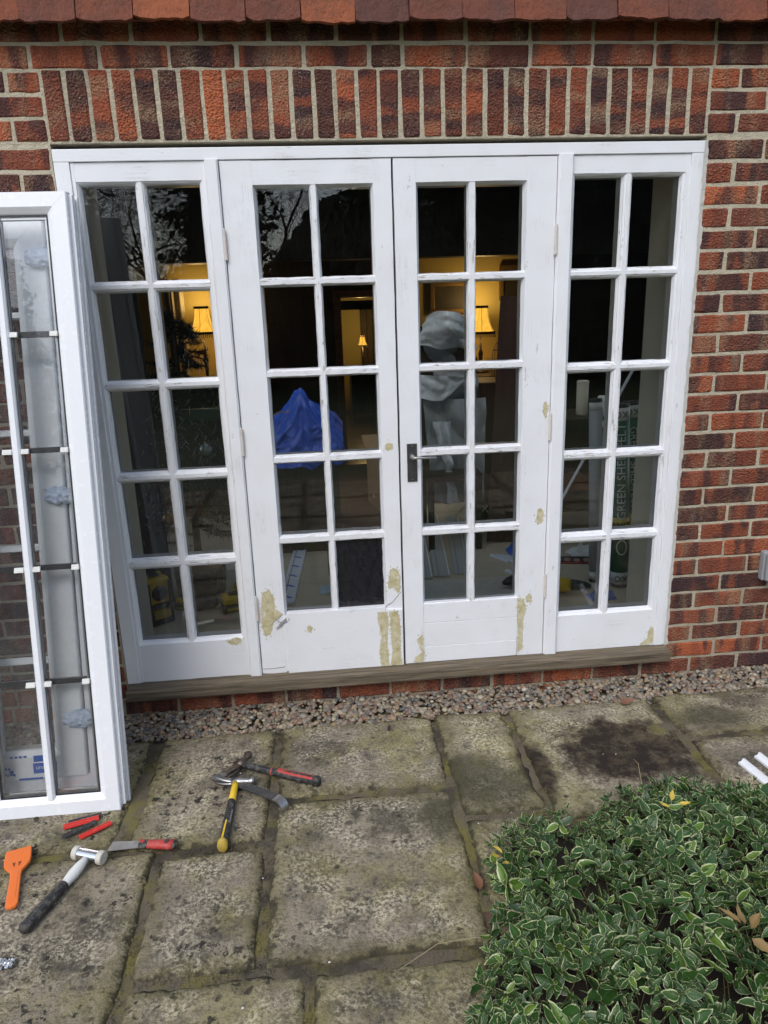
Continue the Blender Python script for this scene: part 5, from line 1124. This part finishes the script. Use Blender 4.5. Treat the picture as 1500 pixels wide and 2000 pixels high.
L(MB().tube([(-.05, 0, .236), (-.05, 0, .275), (.05, 0, .275), (.05, 0, .236)], .009, 8), 'handle', BLACKP, rb, smooth=True)
for sx_ in (-.055, .055): L(MB().box(sx_ - .008, sx_ + .008, -.0665, -.055, .115, .225), 'corner_guard', BLACKP, rb, bevel=.003)
me = text_mesh('DEWALT', .022, YELP, .0002); bake(me, Matrix.Translation((0, -.0742, .085)) @ Matrix.Rotation(PI / 2, 4, 'X')); obj('lettering', me, rb, local=True)
t = thing('drill', 'black cordless drill lying on the floor inside left window', 'drill', (.19, .76, FZ), (0, 0, R(10)))
L(MB().tube([(-.06, 0, .035), (.02, 0, .035), (.07, 0, .035), (.085, 0, .035)], [.032, .034, .030, .018], 12), 'body', BLACKP, t, smooth=True); L(MB().tube([(-.03, 0, .05), (-.04, .04, .09), (-.045, .05, .12)], [.020, .019, .028], 10), 'handle', BLACKR, t, smooth=True); L(MB().tube([(.08, 0, .035), (.12, 0, .033), (.14, 0, .03)], [.014, .012, .005], 10), 'chuck', STEEL, t, smooth=True)
yellow_box('laser_level', 'small yellow and black laser level beside the radio', .09, .80, -20, .07, .07, .065)
t = thing('carton', 'white cardboard carton tilted on the floor behind left side window', 'carton', (.33, 1.14, FZ + .012), (R(8), R(-6), R(18))); L(MB().box(-.09, .09, -.06, .06, 0, .10), 'box', WHITEP, t, bevel=.002); L(MB().box(-.092, .092, -.0625, .0625, .0985, .106), 'lid', WHITEP, t, bevel=.001)
# wrapped trims on the floor
TRIMG = simple('grey_green_trim', (.40, .41, .38), .5, var=.08)
FILMT = simple('filmed_trim', (.75, .77, .80), .4, var=.05)
for lab, xa, ya, xb, yb, w_, pr in (('long white trim with blue printed film on floor behind left door', .63, .75, .74, 2.5, .085, True), ('long pale plastic trim on floor behind right door, leftmost', 1.42, .98, 1.53, 2.2, .045, False), ('long pale plastic trim on the floor behind right door, middle', 1.50, 1.0, 1.63, 2.2, .09, False), ('long pale plastic trim on floor behind right door, rightmost', 1.62, 1.02, 1.78, 2.2, .09, False)):
    ln = math.hypot(xb - xa, yb - ya); t = thing('plastic_trim', lab, 'trim', (xa, ya, FZ), (0, 0, math.atan2(yb - ya, xb - xa)))
    L(MB().box(0, ln, -w_ / 2, w_ / 2, 0, .014), 'board', FILMT if pr else TRIMG, t, bevel=.002); L(MB().box(0, ln, -w_ / 2, -w_ / 2 + .006, .0145, .022), 'lip', FILMT, t); L(MB().box(0, ln, w_ * .18, w_ * .18 + .004, .0143, .019), 'groove_rib', GREY, t)
    if pr:
        for k in range(11):
            x = .06 + k * .16
            for q in (0, 1, 2): L(MB().box(x + q * .012, x + .010 + q * .012, -.026 + q * .012, -.004 + q * .016, .0142, .0148), 'print', BLUET, t)
for k in range(8):
    x, y = (1.86 + .030 * k, 1.31 - .012 * k) if k < 5 else (1.88 + .045 * (k - 5), 1.08 - .01 * k)
    t = thing('trim_offcut', (['leftmost', 'second from left', 'middle', 'second from right', 'rightmost'][k] + ' white trim offcut in the row of five behind right door' if k < 5 else ['left', 'middle', 'right'][k - 5] + ' one of three white trim offcuts before the row of five'), 'offcut', (x, y, FZ), (0, 0, R(-62)), 'short trim offcuts on the floor' if k < 5 else 'front trim offcuts on the floor')
    L(MB().prism([(-.011, 0), (.011, 0), (.011, .012), (.004, .018), (-.011, .010)], 0, .16, 'x').xf(Matrix(((1, 0, 0, 0), (0, 0, 1, 0), (0, 1, 0, 0), (0, 0, 0, 1)))), 'profile', FILMT, t); L(MB().box(0, .16, -.002, .002, .0125, .0165), 'gasket', GREY, t)
DSHEET = simple('dust_sheet', (.50, .46, .38), .8, var=.1)
MB().grid(lambda u, v: (1.25 + .75 * u + .02 * nz(v * 4, 1), .42 + .52 * v + .03 * nz(u * 4, 3), FZ + .006 + .022 * max(0, nz(u * 5 + v * 4, v * 9, 2)) + .012 * abs(nz(u * 12, v * 18, 4))), 60, 44).build('dust_sheet', DSHEET, smooth=True, label='creased clear dust sheet on the floor behind right door', category='dust sheet')
def crumple(name, label, cat, mat, x, y, sx, sy, h, sd):
    MB().grid(lambda u, v: (x + sx * (u - .5) * (1 + .3 * nz(u * 3, v * 3, sd)), y + sy * (v - .5) * (1 + .3 * nz(v * 3, u * 3, sd + 4)), FZ + .004 + h * (max(0, math.sin(PI * u) * math.sin(PI * v)) ** .6) * (.7 + .6 * nz(u * 5, v * 5, sd + 2)) + h * .2 * abs(nz(u * 13, v * 13, sd))), 26, 26).build(name, mat, label=label, category=cat)
crumple('tissue', 'crumpled white tissue behind the right side window', 'tissue', WHITEP, 2.44, 1.22, .22, .16, .07, 1); crumple('blue_glove', 'crumpled blue glove on floor below the felt rolls', 'glove', BTARP, 2.44, .84, .11, .10, .07, 5); crumple('blue_bag', 'small crumpled blue plastic bag beside the multi tool', 'bag', simple('blue_film', (.03, .11, .42), .3), 2.26, .57, .13, .09, .05, 8); crumple('blue_tissue', 'pale blue tissue on floor behind left door lower pane', 'tissue', simple('pale_blue', (.36, .48, .55), .7), .86, .92, .10, .12, .02, 3); crumple('blue_crumple', 'dark blue cloth on the floor behind the right door', 'cloth', BTARP, 2.03, 1.35, .12, .10, .08, 14)
t = thing('packet', 'black and red blister packet with pink ovals on the floor', 'packet', (2.32, 1.12, FZ + .002), (R(12), 0, R(-12))); L(MB().box(-.17, .17, -.04, .04, 0, .012), 'card', BLACKP, t, bevel=.002)
for k in range(4): L(MB().lathe([(.020, .012), (.018, .017), (.006, .019)], 14, (-.10 + k * .055, -.005, 0)), 'blister', simple('pink_print', (.42, .22, .20), .5), t, smooth=True)
L(MB().box(-.17, .17, -.0402, -.032, .0122, .0132), 'red_edge', REDP, t)
for k, (cx_, cy_, r_) in enumerate(((1.88, 1.95, .13), (2.03, 1.85, .15))):
    MB().tube([(cx_ + r_ * math.cos(PI * q / 14), cy_ - .03 * q / 14, FZ + .012 + r_ * 1.2 * math.sin(PI * q / 14)) for q in range(15)], .005, 6).build('cable_loop', CREAM, smooth=True, label=('pale cable loop on floor behind the right door, left' if k == 0 else 'pale cable loop on floor behind right door, right'), category='cable')
KRAFT = simple('kraft_card', (.30, .19, .10), .85)
for lab, x, y, sx, sy, sz, yaw in (('large brown carton on the floor behind the blue tarpaulin', .42, 2.75, .5, .4, .55, 8), ('flat brown carton on floor behind the left door', .72, 2.2, .34, .26, .12, -14), ('brown carton beside the draped chair behind right door', 1.42, 2.62, .36, .34, .42, 12), ('small brown carton under the side table', 2.30, 2.58, .22, .2, .2, -8)):
    t = thing('cardboard_carton', lab, 'carton', (x, y, FZ), (0, 0, R(yaw))); L(MB().box(-sx / 2, sx / 2, -sy / 2, sy / 2, 0, sz), 'box', KRAFT, t, bevel=.004)
    for q in (-1, 1): L(MB().box(-sx / 2, sx / 2, 0, sy * .48, 0, .004).xf(Matrix.Translation((0, q * sy / 2, sz + .003)) @ Matrix.Rotation(R(118 if q > 0 else -22), 4, 'X') if q < 0 else Matrix.Translation((0, sy / 2, sz + .003)) @ Matrix.Rotation(R(35), 4, 'X')), 'flap', KRAFT, t)
    L(MB().box(-sx / 2 - .0005, sx / 2 + .0005, -.025, .025, sz * .2, sz * .25), 'tape', CREAM, t)
CARD = simple('brown_card', (.09, .05, .028), .8)
cb = thing('cardboard_sheet', 'brown cardboard sheet with red print on floor behind left door', 'cardboard', (1.08, 1.7, FZ)); MB().box(.86, 1.42, 1.15, 4.2, FZ + .003, FZ + .008).build('sheet', CARD, cb)
for yy in (1.35, 1.75):
    for q in range(5): MB().box(.98 + q * .055, 1.02 + q * .055, yy + q * .012, yy + .07 + q * .012, FZ + .0082, FZ + .0088).build('print', simple('red_print', (.13, .016, .010), .7), cb)

# ================================================================== GARDEN BEHIND THE VIEWER (seen in the glass)
EV = mk_foliage('evergreen', (.010, .018, .008), (.028, .042, .016)); BARK = simple('bark', (.05, .04, .03), .9, scale=20)
rg = random.Random(21)
def cloud(pts, size):
    b = MB()
    for c in pts:
        d = Vector((rg.gauss(0, 1), rg.gauss(0, 1), rg.gauss(0, 1))).normalized(); e = d.orthogonal().normalized(); f = d.cross(e); s_ = size * rg.uniform(.6, 1.4); c = Vector(c)
        b.v += [tuple(c + e * s_), tuple(c + f * s_ * .6), tuple(c - e * s_), tuple(c - f * s_ * .6)]; o = len(b.v) - 4; b.f.append((o, o + 1, o + 2, o + 3))
    return b
def conifer(label, x, y, h, r, n=22000):
    t = thing('conifer_tree', label, 'tree', (x, y, -.05)); pts = []; nb_ = int(n / 60)
    for i in range(nb_):
        z0 = h * (.03 + .95 * rg.random() ** 1.15); k = r * (1 - z0 / h) ** .75 * rg.uniform(.65, 1.12) + .15; a = rg.uniform(0, 2 * PI); dp = rg.uniform(-.35, .12)
        for q in range(60):
            t_ = rg.random() ** .6; sp = .10 + .16 * (1 - t_); pts.append((k * t_ * math.cos(a) + rg.gauss(0, sp), k * t_ * math.sin(a) + rg.gauss(0, sp), z0 + k * dp * t_ + rg.gauss(0, .07)))
    L(cloud(pts, .075), 'crown', EV, t); L(MB().tube([(0, 0, 0), (0, 0, h * .5), (0, 0, h * .95)], [r * .1, r * .06, .02], 8), 'trunk', BARK, t)
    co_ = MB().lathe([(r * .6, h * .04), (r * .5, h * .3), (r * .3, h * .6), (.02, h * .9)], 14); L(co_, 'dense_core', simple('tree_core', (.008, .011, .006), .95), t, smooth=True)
for lab, x, y, h, r in (('tall dark conifer in the garden behind the viewer, right', 5.5, -16, 11, 2.6), ('tall dark conifer further right in the garden', 9.5, -15, 12, 3.0), ('tall dark conifer at the far right of the garden', 13.5, -15, 12, 3.2), ('broad conifer left of the bare tree in the garden', -6.9, -16, 9, 2.2), ('slim dark conifer between the two leafless trees', -1.25, -15, 9, 1.9), ('dark conifer crowded between its tall neighbours', 7.4, -14, 10, 2.8), ('dark conifer close beside the rounded bush', 4.0, -17.5, 10, 2.4), ('dark conifer filling the gap at the far right', 11.5, -14, 11, 2.8)): conifer(lab, x, y, h, r)
t = thing('round_bush', 'large rounded evergreen bush in the garden behind the viewer', 'bush', (2.3, -14, -.05)); pts = []
for i in range(9000):
    d = Vector((rg.gauss(0, 1), rg.gauss(0, 1), rg.gauss(0, 1))).normalized() * (rg.random() ** .25); d *= 1 + .12 * nz(d.x * 3, d.y * 3, d.z * 3); pts.append((d.x * 2.2, d.y * 1.8, 2.0 + d.z * 2.1))
L(cloud(pts, .18), 'crown', EV, t); L(MB().tube([(0, 0, 0), (0, 0, 2.4)], [.15, .08], 8), 'trunk', BARK, t)
pts = [(rg.uniform(-16, 18), -17.5 + rg.uniform(-.5, .5), rg.random() ** .7 * (2.5 + .3 * nz(i * .01, 2))) for i in range(16000)]
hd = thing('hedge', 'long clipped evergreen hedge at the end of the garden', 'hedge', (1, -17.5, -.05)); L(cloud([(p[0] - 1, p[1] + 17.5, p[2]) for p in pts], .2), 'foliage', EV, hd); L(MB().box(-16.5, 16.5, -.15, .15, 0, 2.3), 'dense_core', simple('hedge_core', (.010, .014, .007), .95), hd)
def bare_tree(label, x, y, h, seed):
    q = random.Random(seed); t = thing('bare_tree', label, 'tree', (x, y, -.05)); b = MB(); tw = MB()
    def grow(p, d, ln, r, lv):
        pts = [p]; 
        for k in range(3): d = (d + Vector((q.gauss(0, .13), q.gauss(0, .13), q.gauss(0, .08) + .02))).normalized(); pts.append(pts[-1] + d * ln / 3)
        (b if lv < 3 else tw).tube(pts, [r, r * .9, r * .8, r * .68], 6 if lv < 3 else 3, False)
        if lv >= 8: return
        for k in range(q.choice([2, 2, 3]) if lv else 5):
            nd = (d + Vector((q.gauss(0, .6), q.gauss(0, .6), q.gauss(.05, .4)))).normalized(); grow(pts[-1 if k < 2 else 2], nd, ln * q.uniform(.62, .82), r * .6, lv + 1)
    grow(Vector((0, 0, 0)), Vector((0, 0, 1)), h * .22, h * .010, 0)
    for i in range(9000):
        d_ = Vector((q.gauss(0, 1), q.gauss(0, 1), q.gauss(0, 1))).normalized(); rr_ = q.random() ** .4; c_ = Vector((d_.x * h * .36 * rr_, d_.y * h * .3 * rr_, h * .52 + d_.z * h * .38 * rr_)); v_ = (d_ + Vector((q.gauss(0, .7), q.gauss(0, .7), q.gauss(.2, .6)))).normalized() * q.uniform(.15, .5); s_ = v_.orthogonal().normalized() * .006
        tw.add([c_ - s_, c_ + s_, c_ + v_], [(0, 1, 2)])
    L(b, 'trunk', BARK, t, smooth=True); L(tw, 'twigs', BARK, t, kind='stuff')
bare_tree('leafless tree in the garden behind the viewer, left of the bush', -2.6, -13.5, 8, 4); bare_tree('second leafless tree further left in the garden', -4.6, -17, 9, 9); bare_tree('leafless tree standing beyond the rounded bush', .6, -18.5, 10, 12)
